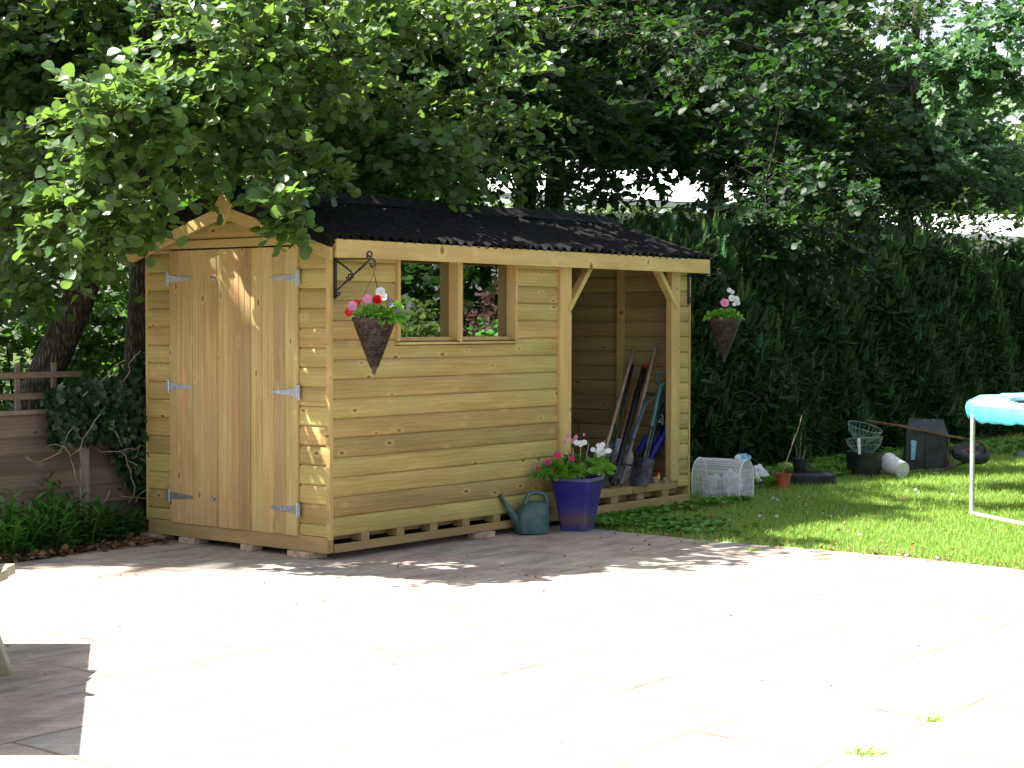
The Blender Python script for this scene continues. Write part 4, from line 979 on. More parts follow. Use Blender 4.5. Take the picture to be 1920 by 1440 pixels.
def crumple(name, mat, parent, c, rad, seed=1, sub=3, amp=0.35, sharp=2.2):
    import bmesh
    bm = bmesh.new(); bmesh.ops.create_icosphere(bm, subdivisions=sub, radius=1)
    rr = random.Random(seed); ph = [(Vector((rr.gauss(0, 1), rr.gauss(0, 1), rr.gauss(0, 1))) * sharp, rr.uniform(0, 6)) for _ in range(9)]
    for v in bm.verts:
        n = v.co.normalized(); s_ = sum(abs(math.sin(n.dot(p) + q)) for p, q in ph) / 9
        k_ = 1 + amp * (s_ - 0.6) * 2 + rr.uniform(-.02, .02)
        v.co = Vector((n.x * rad[0], n.y * rad[1], max(n.z, -0.75) * rad[2])) * k_ + Vector(c)
    me = bpy.data.meshes.new(name); bm.to_mesh(me); bm.free(); me.materials.append(mat)
    o = bpy.data.objects.new(name, me); COL.objects.link(o)
    if parent: o.parent = parent
    return o
# plastic bag, cloth bag, tin, offcuts, wheel
p = endplane(1172, 868, 3.62)
t = shedthing('plastic_bag', 'crumpled grey-lilac plastic sack behind the garden fork', 'bag', Vector((3.72, 0.34, 0.19)))
crumple('sack', M['poly_grey'], t, (0, 0, 0.15), (0.09, 0.13, 0.19), 3, 3, .4)
# navy sports bag, folded flat and leaning on the end wall
c1 = endplane(1254, 735, 4.20); c2 = endplane(1254, 805, 4.20); c3 = endplane(1222, 862, 4.08); c4 = endplane(1200, 852, 4.08)
t = shedthing('folded_bag', 'navy blue nylon bag with bright blue edge and white print, behind the spade', 'bag', Vector((4.05, 0.25, 0.19)))
off = Vector((4.05, 0.25, 0.19))
def quadslab(k, a, b_, c_, d_, th):
    h = Vector((-th, 0, 0)); k.hexa([a, b_, c_, d_, a + h, b_ + h, c_ + h, d_ + h])
P1 = c1 - off; P2 = c2 - off; P3 = c3 - off; P4 = c4 - off
k = MB()
ng = 7
grid = []
for i in range(ng):
    for j in range(ng):
        a_ = P1.lerp(P4, i / (ng - 1)); b_ = P2.lerp(P3, i / (ng - 1)); q = a_.lerp(b_, 0.05 + j / (ng - 1) * 0.75)
        q.x -= 0.03 * math.sin(j * 1.3 + i * .8) ** 2 + 0.01; grid.append(q)
k.v = [tuple(q) for q in grid] + [tuple(q + Vector((0.03, 0, 0))) for q in grid]
for l_ in (0, 1):
    for i in range(ng - 1):
        for j in range(ng - 1):
            s0 = l_ * ng * ng + i * ng + j; k.f.append((s0, s0 + 1, s0 + ng + 1, s0 + ng))
for i in range(ng - 1):
    for j in (0, ng - 1): s0 = i * ng + j; k.f.append((s0, s0 + ng, s0 + ng + ng * ng, s0 + ng * ng))
k.build('cloth', M['navy'], t, True)
k = MB(); k.tube([P2 + Vector((-.02, 0, 0)), P2.lerp(P3, .5) + Vector((-.035, 0, 0)), P3 + Vector((-.02, 0, 0))], [0.03, 0.035, 0.022], 8); k.build('edging', M['royal'], t, True)
k = MB(); k.tube([P1 + Vector((-.02, 0, 0)), P1.lerp(P2, .25) + Vector((-.02, 0, -0.01))], [0.03, 0.03], 8); k.build('edging', M['royal'], t, True)
k = MB(); k.tube([P4 + Vector((-.02, 0.01, 0.02)), P4.lerp(P1, .3) + Vector((-.02, .0, 0))], [0.02, 0.022], 8)
k.build('edging', M['royal'], t, True)
q0 = endplane(1238, 790, 4.12) - off
k = MB()
def stroke(pts, r=0.0028): k.tube([q0 + Vector((-0.004 - 0.0 * a, a, b_)) for a, b_ in pts], r, 5)
stroke([(0.012, -0.012), (0.012, 0.008)], .005); stroke([(0.0, -0.014), (0.0, 0.010), (-0.012, 0.012)], .005)
stroke([(-0.012, 0.06), (-0.018, 0.045), (-0.03, 0.03), (-0.034, 0.012), (-0.028, 0.0), (-0.03, -0.02), (-0.024, -0.03), (-0.016, -0.018), (-0.02, 0.0)])
stroke([(0.0, 0.024), (-0.012, 0.028), (-0.022, 0.018), (-0.03, 0.02)]); stroke([(-0.02, 0.062), (-0.03, 0.045), (-0.038, 0.04)])
k.build('print', M['white_print'], t)
b_ = endplane(1234, 897, 3.86); t = shedthing('tin', 'small red and yellow tin at the foot of the right bay post', 'tin', Vector((3.86, b_.y, 0.19)))
k = MB(); k.lathe([(0.0001, 0), (0.016, 0), (0.016, 0.075), (0.012, 0.08), (0.0001, 0.08)], 14); k.build('can', M['red'], t, True)
k = MB(); k.lathe([(0.0163, 0.025), (0.0163, 0.055)], 14); k.build('band', M['yellow_plastic'], t, True)
for i, (px, w, lab) in enumerate(((1226, .05, 'pale offcut of timber on the bay floor, left of the tin'), (1246, .045, 'pale offcut of timber on the bay floor, right of the tin'))):
    b_ = endplane(px, 899, 3.80); t0 = shedthing('wood_offcut', lab, 'offcut', Vector((3.80, b_.y, 0.19)), 'timber offcuts in the bay')
    k = MB(); k.box((-.02, -w / 2, 0), (.03, w / 2, .03)); k.box((-.02, -w / 2 + .01, .031), (.02, w / 2 - .012, .048)); k.build('timber', M['handle_wood'], t0, bevel=.003)
# spoked wheel standing in the bay, seen past the left post
wcen = endplane(1079, 838, 3.5)
t = shedthing('spoked_wheel', 'spoked wheel with fat black tyre standing behind the left bay post', 'wheel', Vector((3.4, wcen.y, 0.19)))
wr = 0.20; ax = Vector((-0.80, -0.60, 0)).normalized(); wc_ = Vector((0, 0, wr + .002))
k = MB(); k.ring(wc_, wr - .022, .022, ax, 40, 10); k.build('tyre', M['rubber'], t, True)
k = MB(); k.ring(wc_, wr - .048, .006, ax, 40, 6)
xx = ax.orthogonal().normalized(); yy = ax.cross(xx)
for i in range(20): an = 2 * math.pi * i / 20; k.tube([wc_ + ax * (.02 if i % 2 else -.02), wc_ + (xx * math.cos(an) + yy * math.sin(an)) * (wr - .048)], .0014, 4)
k.tube([wc_ - ax * .03, wc_ + ax * .03], .015, 10); k.build('rim', M['zinc'], t, True)
k = MB(); k.tube([wc_ - ax * .04, wc_ + Vector((-.05, .0, .22)), wc_ + Vector((-.08, .02, .33)), wc_ + Vector((-.02, -.02, .36)), wc_ + Vector((.02, -.08, .30)), wc_ + Vector((.03, -.1, .22))], .006, 8); k.build('fork', M['iron'], t, True)
t = shedthing('plastic_tub', 'squashed orange plastic tub low behind the white geranium head', 'tub', Vector((3.35, 0.50, 0.19)))
k = MB(); k.lathe([(0.08, 0), (0.095, 0.20), (0.103, 0.20), (0.103, 0.215), (0.09, 0.215), (0.075, 0.02), (0.0001, .02)], 20); k.build('tub', M['terracotta'], t, True)
t = shedthing('soil_heap', 'dark heap of rooty soil spilled on the bay floor near the planter', 'soil heap', Vector((3.15, 0.16, 0.19)))
crumple('heap', M['soil'], t, (0, 0, 0.02), (.16, .08, .07), 9, 3, .5, 4)

# ------------------------------------------------------------------ things along the hedge
# white wire pet cage
pa = gnd(1297, 933)
Lc = 0.45; axn = Vector((math.cos(R(-30)), math.sin(R(-30)), 0)); perp = Vector((-axn.y, axn.x, 0))
cg = thing('wire_cage', 'white wire pet carrier with arched top lying on the grass at the shed corner', 'cage', pa, math.atan2(axn.y, axn.x))
Hc = 0.345; Wc = 0.33
def arch(x, n=12):
    p = [(x, 0, 0), (x, 0, Hc - Wc / 2)]
    for i in range(1, n): a = math.pi - math.pi * i / n; p.append((x, Wc / 2 + Wc / 2 * math.cos(a), Hc - Wc / 2 + Wc / 2 * math.sin(a)))
    p += [(x, Wc, Hc - Wc / 2), (x, Wc, 0)]; return p
k = MB()
nw = 36
for i in range(1, nw): k.tube(arch(Lc * i / nw, 8), 0.0024, 4, False)
for y, z in [(0, .02), (0, .08), (0, .14), (0, .20), (Wc, .02), (Wc, .1), (Wc, .2)]: k.tube([(0, y, z), (Lc, y, z)], .0017, 4)
for i in range(1, 8):
    a = math.pi * i / 8; k.tube([(0, Wc / 2 - Wc / 2 * math.cos(a), Hc - Wc / 2 + Wc / 2 * math.sin(a)), (Lc, Wc / 2 - Wc / 2 * math.cos(a), Hc - Wc / 2 + Wc / 2 * math.sin(a))], .0014, 4)
k.build('side_bars', M['white_wire'], cg)
for x in (0, Lc):
    e = MB(); e.tube(arch(x), .0055, 6)
    e.tube([(x, 0, .004), (x, Wc, .004)], .004, 5)
    for i in range(1, 18):
        y = Wc * i / 18; zt = Hc - Wc / 2 + math.sqrt(max((Wc / 2) ** 2 - (y - Wc / 2) ** 2, 0)); e.tube([(x, y, 0), (x, y, zt)], .0018, 4)
    for z in (.06, .12, .18, .25): 
        hw = Wc / 2 if z < Hc - Wc / 2 else math.sqrt((Wc / 2) ** 2 - (z - Hc + Wc / 2) ** 2); e.tube([(x, Wc / 2 - hw, z), (x, Wc / 2 + hw, z)], .0016, 4)
    e.build('end_panel', M['white_wire'], cg)
k = MB(); k.ring((-0.015, 0.02, .2), .02, .003, (0, 1, 0), 16, 5); k.build('latch_ring', M['white_wire'], cg)
cc = thing('plastic_bag', 'pale crumpled plastic bags stuffed inside the white wire cage', 'bag', pa + axn * (Lc * .5) + perp * .13, math.atan2(axn.y, axn.x))
crumple('bundle', M['poly'], cc, (-.08, 0, .10), (.10, .10, .10), 5, 3, .5); crumple('bundle', M['poly'], cc, (.10, 0, .12), (.09, .10, .12), 6, 3, .5); crumple('bundle', M['blue_plastic'], cc, (.13, 0.03, .15), (.06, .07, .09), 8, 3, .5)
t = thing('plastic_bag', 'small blue and white plastic packet on top of the wire cage', 'bag', at(1393, 865, 15.15))
crumple('packet', M['blue_plastic'], t, (0, 0.02, .02), (.065, .03, .045), 12, 3, .5, 3); crumple('packet_liner', M['poly'], t, (-.045, 0, .02), (.035, .03, .04), 14, 2, .4)
t = thing('plastic_bag', 'knotted white plastic bag with yellow inside, on the grass right of the wire cage', 'bag', gnd(1426, 917) + Vector((0, .1, 0)))
crumple('bag', M['poly'], t, (0, 0, .085), (.085, .09, .12), 22, 3, .45, 2.5); crumple('contents', M['yellow_plastic'], t, (-.04, -.07, .10), (.03, .02, .02), 3, 2, .4); crumple('print', M['blue_plastic'], t, (-.02, -.0, .175), (.05, .04, .02), 4, 2, .4)

def pot(k, rb, rt, h, rim=.012, rimh=.025, th=.006): k.lathe([(0.0001, 0), (rb, 0), (rt - (rt - rb) * rimh / h, h - rimh), (rt - (rt - rb) * rimh / h + rim * .6, h - rimh), (rt + rim * .6, h), (rt - th, h), (rt - th - .01, h - .03), (0.0001, h - .03)], 28)
tp = gnd(1470, 918) + Vector((0, .07, 0))
t = thing('flower_pot', 'orange-red flower pot with a tall bare cane, in front of the tyre', 'flower pot', tp)
k = MB(); pot(k, .058, .076, .148); k.build('pot', M['terracotta'], t, True)
k = MB(); k.lathe([(.068, .125), (.0001, .128)], 20); k.build('soil', M['soil'], t)
k = MB(); k.tube([(-.02, 0, .12), (.03, 0, .25), (.09, 0.02, .42), (.13, 0.02, .52), (.165, .02, .64), (.175, .02, .69)], [.006, .006, .0055, .005, .0045, .003], 6); k.tube([(.09, .02, .42), (.105, .02, .48), (.11, .02, .53)], [.004, .003, .002], 5)
k.build('cane', M['cane'], t, True)
mound((.02, 0, .17), (.07, .05, .07), 46, .05, M['weed'], T_LANCE, t); mound((.045, -.03, .215), (.03, .02, .02), 22, .03, M['lime'], T_ROUND, t, 'bloom'); mound((0.005, -.03, .225), (.012, .012, .02), 10, .02, M['lime'], T_ROUND, t, 'bloom')
tyc = Vector((2.82, 16.52, GZ))
t = tyre = thing('tyre', 'worn black car tyre lying flat on the grass by the hedge', 'tyre', tyc)
k = MB(); k.lathe([(.165, .03), (.18, .0), (.26, -.0), (.285, .02), (.29, .055), (.285, .10), (.255, .12), (.19, .12), (.168, .095), (.185, .085), (.19, .04), (.165, .03)], 48)
for i in range(64):
    a = 2 * math.pi * i / 64
    for zz, da in ((.035, 0.02), (.08, -0.02)): c_ = Vector((.289 * math.cos(a + da), .289 * math.sin(a + da), zz)); k.beam(c_ - Vector((0, 0, .016)), c_ + Vector((0, 0, .016)), .016, .008, (-math.sin(a), math.cos(a), 0))
k.build('tyre', M['rubber'], t, True); t.name = 'car_tyre'
t = thing('flower_pot', 'black plastic pot with thin dry canes standing in the tyre', 'flower pot', Vector((2.79, 16.60, GZ)))
k = MB(); pot(k, .052, .072, .24); k.build('pot', M['black_plastic'], t, True)
k = MB()
for (x, dx, z) in ((-.02, -.03, .38), (-.01, .02, .50), (.01, .05, .36), (.02, .03, .31)): k.tube([(x, 0, .2), (x + dx * .5, 0, .2 + (z - .2) * .5), (x + dx, .01, z)], [.003, .0025, .0015], 5)
k.build('cane', M['cane'], t, True)
# black tub with two wire baskets
tb = gnd(1627, 897) + Vector((0, .18, 0))
t = thing('planter_tub', 'round black plastic tub under the wire baskets', 'tub', tb)
k = MB(); pot(k, .155, .185, .26, .012, .03); k.build('tub', M['black_plastic'], t, True)
def wirebowl(loc, label, tilt, r=.19, h=.15, mat='green_wire'):
    t_ = thing('wire_basket', label, 'wire basket', loc, 0, 'wire hanging baskets on the tub'); t_.rotation_euler = tilt
    k_ = MB(); k_.ring((0, 0, h), r, .004, (0, 0, 1), 36, 5); k_.ring((0, 0, h * .55), r * .86, .0022, (0, 0, 1), 36, 5); k_.ring((0, 0, 0), r * .4, .003, (0, 0, 1), 24, 5)
    for i in range(22):
        a = 2 * math.pi * i / 22
        for s_ in (-.22, .22): k_.tube([((r * .4) * math.cos(a), (r * .4) * math.sin(a), 0), (r * .86 * math.cos(a + s_ * .5), r * .86 * math.sin(a + s_ * .5), h * .5), (r * math.cos(a + s_), r * math.sin(a + s_), h)], .0018, 4)
    k_.build('wires', M[mat], t_)
    return t_
w1 = wirebowl(tb + Vector((0.005, -.01, .235)), 'green wire basket sitting in the black tub, white plant tag hooked on it', (R(-4), R(-3), 0), .185, .16)
k = MB(); k.prism([(-.105, -.175, .16), (-.072, -.18, .16), (-.078, -.175, -.0), (-.10, -.17, 0)], None, (0, -.003, 0)); k.build('plant_tag', M['white_plastic'], w1)
w2 = wirebowl(tb + Vector((-.02, .06, .36)), 'pale wire basket tipped on edge behind the one in the tub', (R(16), R(7), .4), .175, .15, 'green_wire')
# bucket
bk = gnd(1684, 897) + Vector((0, .12, .105))
t = thing('bucket', 'white plastic bucket lying on its side with its base to the viewer', 'bucket', bk)
axb = Vector((0.42, -0.80, -0.20)).normalized()
k = MB(); k.lathe([(.108, -.13), (.112, -.13), (.113, -.115), (.103, -.112), (.085, .10), (.082, .112), (.075, .115), (.070, .106), (.0001, .104)], 32, (0, 0, 0.0), axb); k.lathe([(.104, -.13), (.08, .09), (.0001, .09)], 24, (0, 0, 0), axb); k.build('bucket', M['white_plastic'], t, True)
k = MB(); k.ring(axb * -.02, .101, .0022, axb + Vector((.25, 0, .35)), 24, 5, 0, 200); k.build('handle', M['zinc'], t)
# wheelbarrow on its side: tray underside towards the viewer
wy = 17.85
def bp(px, py, dy=0): return at(px, py, wy + dy)
wb0 = gnd(1735, 880); wb0 = Vector((wb0.x, wy, GZ))
t = thing('wheelbarrow', 'black steel wheelbarrow tipped on its side against the hedge', 'wheelbarrow', wb0)
def b_(px, py, dy=0.0): return bp(px, py, dy) - wb0
k = MB()
fr = [b_(1700, 806), b_(1779, 816), b_(1779, 879), b_(1696, 881)]          # tray floor, facing the viewer
bk_ = [at(1712, 787, wy + .38) - wb0, at(1783, 800, wy + .38) - wb0, at(1790, 878, wy + .38) - wb0, at(1690, 876, wy + .38) - wb0]
bk_[0] = at(1706, 785, wy + .33) - wb0; bk_[1] = at(1768, 787, wy + .33) - wb0
th = Vector((0, .006, 0))
k.hexa([fr[0], fr[1], fr[2], fr[3], fr[0] + th, fr[1] + th, fr[2] + th, fr[3] + th])
for i in range(4):
    j = (i + 1) % 4; nn = Vector((0, 0.004, -0.004)) if i in (0, 1) else Vector((0, .004, .004))
    k.hexa([fr[i], fr[j], bk_[j], bk_[i], fr[i] + nn, fr[j] + nn, bk_[j] + nn, bk_[i] + nn])
rimp = bk_ + [bk_[0]]; k.tube(rimp, .008, 6)
k.tube([fr[0].lerp(fr[1], .45) + Vector((0, -.004, 0)), fr[3].lerp(fr[2], .45) + Vector((0, -.004, 0))], .006, 6)
k.build('tray', M['barrow'], t, bevel=.006)
k = MB(); k.tube([b_(1622, 789, .02), b_(1690, 799, -.02), b_(1780, 818, -.05), b_(1800, 821, -.05), b_(1838, 829, -.05), b_(1847, 838, -.02), b_(1846, 846, .02)], .015, 8)
k.tube([b_(1696, 884, -.02), b_(1770, 880, -.05), b_(1812, 866, -.05), b_(1840, 858, 0)], .014, 8)
k.tube([b_(1779, 822, -.04), b_(1776, 875, -.04)], .010, 8); k.tube([b_(1800, 868, -.06), b_(1776, 884, -.1), b_(1792, 890, -.1)], .010, 8)
k.build('frame', M['rust'], t, True)
wheelc = b_(1820, 851, .06)
whax = Vector((0.05, -0.33, .94)).normalized()
k = MB(); k.lathe([(.10, -.03), (.15, -.045), (.19, -.035), (.20, 0), (.19, .035), (.15, .045), (.10, .03)], 36, wheelc, whax); k.build('tyre', M['rubber'], t, True)
k = MB(); k.lathe([(.0001, -.03), (.04, -.03), (.045, -.005), (.095, -.008), (.103, -.03), (.103, .03), (.095, .018), (.045, .02), (.04, .045), (.0001, .045)], 28, wheelc, whax); k.build('wheel_hub', M['rust'], t, True)
k = MB(); q = [b_(1708, 833, -.006), b_(1707, 827, -.006), b_(1712, 825, -.006), b_(1719, 827, -.006), b_(1718, 834, -.006), b_(1715, 862, -.006), b_(1708, 862, -.006)]; k.prism(q, None, (0, -.004, 0)); k.build('sticker', M['blue_plastic'], t)
# fragment of blue plastic at the lawn's far right
t = thing('plastic_disc', 'blue-grey plastic lid lying on the grass at the right edge beyond the trampoline', 'lid', gnd(1921, 858))
k = MB(); k.lathe([(.0001, .07), (.09, .065), (.13, .045), (.145, 0.0), (.15, 0)], 24); k.build('disc', M['bluegrey'], t, True)

# trampoline
TC = Vector((6.0, 13.7, GZ)); TR = 2.3
t = thing('trampoline', 'round trampoline with turquoise padded rim and black mat on the lawn', 'trampoline', TC)
TZ = 0.87
def rip(a): return 0.010 * math.sin(a * 17) + 0.008 * math.sin(a * 29 + 1) + 0.006 * math.sin(a * 53)
def ringstrip(k, prof, n=180):
    o = len(k.v)
    for i in range(n):
        a = 2 * math.pi * i / n
        for (r_, z, w) in prof: k.v.append(((TR + r_ + rip(a) * w * .6) * math.cos(a), (TR + r_ + rip(a) * w * .6) * math.sin(a), z + rip(a) * w))
    m_ = len(prof)
    for i in range(n):
        j = (i + 1) % n
        for q in range(m_ - 1): k.f.append((o + i * m_ + q, o + j * m_ + q, o + j * m_ + q + 1, o + i * m_ + q + 1))
k = MB(); ringstrip(k, [(-.36, TZ + .02, 0.2), (-.34, TZ + .045, .3), (-.2, TZ + .06, .6), (-.06, TZ + .055, .6), (-.005, TZ + .03, .5)]); k.build('pad', M['pad_top'], t, True)
k = MB(); ringstrip(k, [(-.004, TZ + .030, 0.5), (.010, TZ - .005, .6), (.004, TZ - .05, .8), (-.006, TZ - .085, 1.0), (-.016, TZ - .10, 1.0)]); k.build('skirt', M['pad'], t, True)
k = MB(); k.lathe([(TR - .345, TZ + .0), (TR * .5, TZ - .02), (.001, TZ - .03)], 64); k.build('mat', M['mat'], t, True)
k = MB(); k.ring((0, 0, TZ - .03), TR - .05, .022, (0, 0, 1), 72, 8); k.build('frame_ring', M['tube'], t, True)
aleg = math.atan2(13.78 - TC.y, 3.68 - TC.x)
for i in range(4):
    a1 = aleg + i * math.pi / 2; a2 = a1 + R(34)
    q = []
    for a in (a1, a2): q.append(Vector(((TR + .005) * math.cos(a), (TR + .005) * math.sin(a), 0)))
    k = MB(); up_ = Vector((0, 0, TZ - .05)); r_ = .022
    k.tube([q[0] + up_, q[0] + Vector((0, 0, .06)), q[0] + Vector((0, 0, .03)) + (q[1] - q[0]) * .008, q[0].lerp(q[1], .03) + Vector((0, 0, .022)), q[0].lerp(q[1], .93) + Vector((0, 0, .022)), q[1] + Vector((0, 0, .045)) - (q[1] - q[0]) * .02, q[1] + Vector((0, 0, .12)), q[1] + up_], .019, 10)
    k.build('leg', M['tube'], t, True)

# picnic table at the left edge
t = thing('picnic_table', 'silvered timber picnic table whose bench end and splayed leg enter at the left edge', 'picnic table', Vector((-2.2, 7.0, GZ)))
def plank(name, x0, x1, y0, y1, z0, z1): 
    k = MB(); k.box((x0 + 2.2, y0 - 7.0, z0), (x1 + 2.2, y1 - 7.0, z1)); return k.build(name, M['bench'], t, bevel=.006)
plank('bench_seat', -3.9, -2.185, 7.30, 7.44, .427, .472); plank('bench_seat', -3.9, -2.2, 7.447, 7.60, .427, .472)
plank('bench_seat', -3.9, -2.4, 5.05, 5.20, .455, .50)
for i in range(14):
    y0 = 6.10 + i * .152 - 7.0; y1 = y0 + .1505; xa = -1.7; xe0 = .07 - .226 * (y0 + .9); xe1 = .07 - .226 * (y1 + .9)
    k = MB(); k.hexa([(xa, y0, .72), (xe0, y0, .72), (xe1, y1, .72), (xa, y1, .72), (xa, y0, .76), (xe0, y0, .76), (xe1, y1, .76), (xa, y1, .76)]); k.build('table_board', M['bench'], t, bevel=.001)
k = MB()
k.beam((-0.035, .50, 0), (-.13, .08, .72), .09, .04, (1, 0, 0)); k.build('leg', M['bench'], t, bevel=.005)
k = MB(); k.beam((-.30, -1.5, 0), (-.30, -.9, .72), .09, .04, (1, 0, 0)); k.build('leg', M['bench'], t, bevel=.005)
k = MB(); k.beam((-.16, .60, .41), (-.16, -1.9, .41), .09, .04, (0, 0, 1)); k.build('bearer', M['bench'], t, bevel=.005)

# ------------------------------------------------------------------ fence at the left
fn = thing('garden_fence', 'weathered waney board fence with trellis rails on top, left of the shed', 'fence', L(0, 2.15, GZ), YAW)
k = MB()
for i in range(7):
    z = 0.02 + i * 0.125
    for (xa, xb) in ((-4.2, -2.14), (-2.06, -0.34), (-0.27, 1.5), (1.56, 3.3)):
        n = 14; lo = []; hi = []
        ph = rnd.uniform(0, 9)
        for q in range(n + 1):
            x = xa + (xb - xa) * q / n; lo.append((x, z - .012 + .008 * math.sin(x * 4 + ph) + rnd.uniform(-.003, .003))); hi.append((x, z + .13))
        o = len(k.v)
        for (x, zz), (x2, z2) in zip(lo, hi): k.v += [(x, -.022, zz), (x2, -.004, z2), (x2, .004, z2), (x, -.010, zz)]
        for q in range(n):
            for j in range(4): j2 = (j + 1) % 4; k.f.append((o + q * 4 + j, o + q * 4 + j2, o + (q + 1) * 4 + j2, o + (q + 1) * 4 + j))
        k.f.append((o, o + 1, o + 2, o + 3)); k.f.append((o + n * 4 + 3, o + n * 4 + 2, o + n * 4 + 1, o + n * 4))
k.build('panel', M['old_wood'], fn)
k = MB()
for (xa, xb) in ((-4.2, -0.34), (-0.27, 3.3)): k.box((xa, -.03, .905), (xb, .02, .935))
k.build('capping', M['old_z'], fn, bevel=.003)
for x in (-4.2, -2.10, -0.305, 1.53, 3.3):
    k = MB(); k.box((x - .025, -.045, 0), (x + .025, .03, .90)); k.build('post', M['old_z'], fn, bevel=.003)
tr_ = MB()
for z in (1.01, 1.155): tr_.box((-4.2, -.02, z), (-0.32, .0, z + .042))
for x in (-4.1, -3.3, -2.5, -1.7, -0.86, -0.56): tr_.box((x, .001, .935), (x + .036, .02, 1.26))
tr_.build('trellis', M['old_wood'], fn, bevel=.002)

# ivy over the fence and beside the shed
iv = thing('ivy', 'dense dark ivy with bare brown stems smothering the fence beside the shed', 'ivy', L(0.3, 2.1, GZ), YAW)
N = 11000
P = np.zeros((N, 3)); P[:, 0] = RG.uniform(-1.0, 2.4, N)
env = 0.72 + 0.72 * (1 - np.exp(-((P[:, 0] + 0.9) / 0.45).clip(0) ** 1.5))
tz = RG.uniform(0, 1, N); low = np.where(P[:, 0] < -0.45, 0.70, 0.04 + 0.60 * np.exp(-((P[:, 0] + 0.45) / 0.25)))
P[:, 2] = low + (env + 0.22 * np.sin(P[:, 0] * 5) - low + .15) * tz
P[:, 1] = -0.06 - 0.16 * RG.uniform(0, 1, N) ** 1.5 * (1 + 0.5 * np.sin(P[:, 0] * 7 + P[:, 2] * 5))
D = RG.normal(0, .5, (N, 3)) + [0, -.3, -.6]; Nn = RG.normal(0, .35, (N, 3)) + [0, -1, .45]
leafmesh('leaves', T_LOBED, P, D, Nn, 0.058 * RG.uniform(.6, 1.2, N), M['ivy'], iv)
k = MB()
for i in range(34):
    x = rnd.uniform(-.9, 1.3); z = rnd.uniform(.15, 1.2); pts = []
    a = rnd.uniform(0, 6.28)
    for j in range(8):
        pts.append((x, -.20 - .05 * rnd.random(), z)); a += rnd.uniform(-.5, .5); x += .07 * math.cos(a); z += .07 * math.sin(a) - .012
    k.tube(pts, .0025, 4)
k.build('stems', M['cane'], iv)

# leafy plants at the foot of the fence
def leafy(u, v, h, w, label, n=26, lab2=None):
    p = L(u, v, GZ); t = thing('leafy_plant', label, 'plant', p, 0, 'leafy plants along the fence')
    Ps = []; Ds = []; Ns = []; Zs = []; k = MB()
    for i in range(n):
        a = RG.uniform(0, 6.28); r_ = w * RG.uniform(0.05, 1) ** .7; hh = h * RG.uniform(.55, 1.05) * (1 - .35 * (r_ / w) ** 2)
        b0 = np.array([r_ * .45 * math.cos(a), r_ * .45 * math.sin(a), 0]); e = np.array([r_ * math.cos(a), r_ * math.sin(a), hh])
        k.tube([b0, b0 * .5 + e * .5 + [0, 0, .04], e], [.004, .003, .002], 4)
        m_ = 13
        for j in range(m_):
            q = .15 + .88 * j / m_; c = b0 * (1 - q) + e * q; an = j * 2.4 + a
            Ps.append(c); Ds.append([math.cos(an), math.sin(an), .35 + .6 * (q > .85)]); Ns.append([-.3 * math.cos(an), -.3 * math.sin(an), 1]); Zs.append(.125 * (1.0 - .35 * q) * RG.uniform(.8, 1.2))
    Ds = np.array(Ds) + RG.normal(0, .18, (len(Ds), 3)); Ns = np.array(Ns) + RG.normal(0, .2, (len(Ns), 3))
    leafmesh('foliage', T_LANCE, np.array(Ps), Ds, Ns, np.array(Zs), M['shrub'], t)
    k.build('stem', M['weed'], t)
leafy(-1.75, 1.80, .40, .30, 'dark leafy plant cut by the left edge of the picture, below the fence')
leafy(-1.25, 1.74, .44, .30, 'lush bright green leafy plant in the middle of the row below the fence')
leafy(-0.88, 1.80, .43, .26, 'leafy plant just left of the fence post')
leafy(-0.52, 1.86, .36, .24, 'leafy plant to the right of the fence post')
leafy(-0.16, 1.93, .26, .17, 'small sparse leafy plant touching the left corner of the shed', 14)
leafy(-0.65, 2.00, .55, .14, 'tall thin leafy plant standing up against the fence boards', 8)

# leaf litter (countless)
def litter(name, P, size, label):
    n = len(P); D = RG.normal(0, 1, (n, 3)) * [1, 1, .25]; Nn = RG.normal(0, .4, (n, 3)) + [0, 0, 1]
    o = leafmesh(name, T_ALDER, P, D, Nn, size * RG.uniform(.5, 1.2, n), M['litter']); return tag(o, label, 'fallen leaves', kind='stuff')
pts = []
for i in range(520):
    u = RG.uniform(-2.4, 0.0); v = 1.55 + abs(RG.normal(0, .13)) - .05; pts.append(L(u, v, GZ + .012 + RG.uniform(0, .02)))
litter('leaf_litter', np.array([tuple(p) for p in pts]), .055, 'brown fallen leaves along the soil edge by the fence')
pts = []
for i in range(300):
    v = -3.9 + 4.0 * RG.uniform() ; u = 2.52 + RG.normal(0, .06) + .06 * abs(RG.normal()); pts.append(L(u, v, GZ + .01 + RG.uniform(0, .02)))
for i in range(420):
    pts.append(L(2.6 + RG.uniform(0, 4) * RG.uniform(), -RG.uniform(0, 3.4) * RG.uniform(), GZ + .02 + RG.uniform(0, .02)))
litter('fallen_leaves', np.array([tuple(p) for p in pts]), .035, 'brown fallen leaves on the lawn and its edge')
pts = []
for i in range(150):
    u = RG.uniform(-3.5, 2.4); v = RG.uniform(-1.6, 1.4) if i < 110 else RG.uniform(-5, -1)
    if 0 < u and v > -0.03: v = -abs(v) - .1
    pts.append(L(u, v, GZ + .006))
litter('leaf_crumbs', np.array([tuple(p) for p in pts]), .022, 'scattered leaf crumbs and twigs on the patio')

# ------------------------------------------------------------------ lawn blades, weeds, daisies
def in_lawn(u, v):
    e = 2.50 + 0.06 * np.sin(v * 1.7) + 0.07 * np.exp(-((v + .6) ** 2) / .3)
    return (u > e - .02) & (v < np.where(u < 4.35, -0.02, 1.25)) 
N = 520000
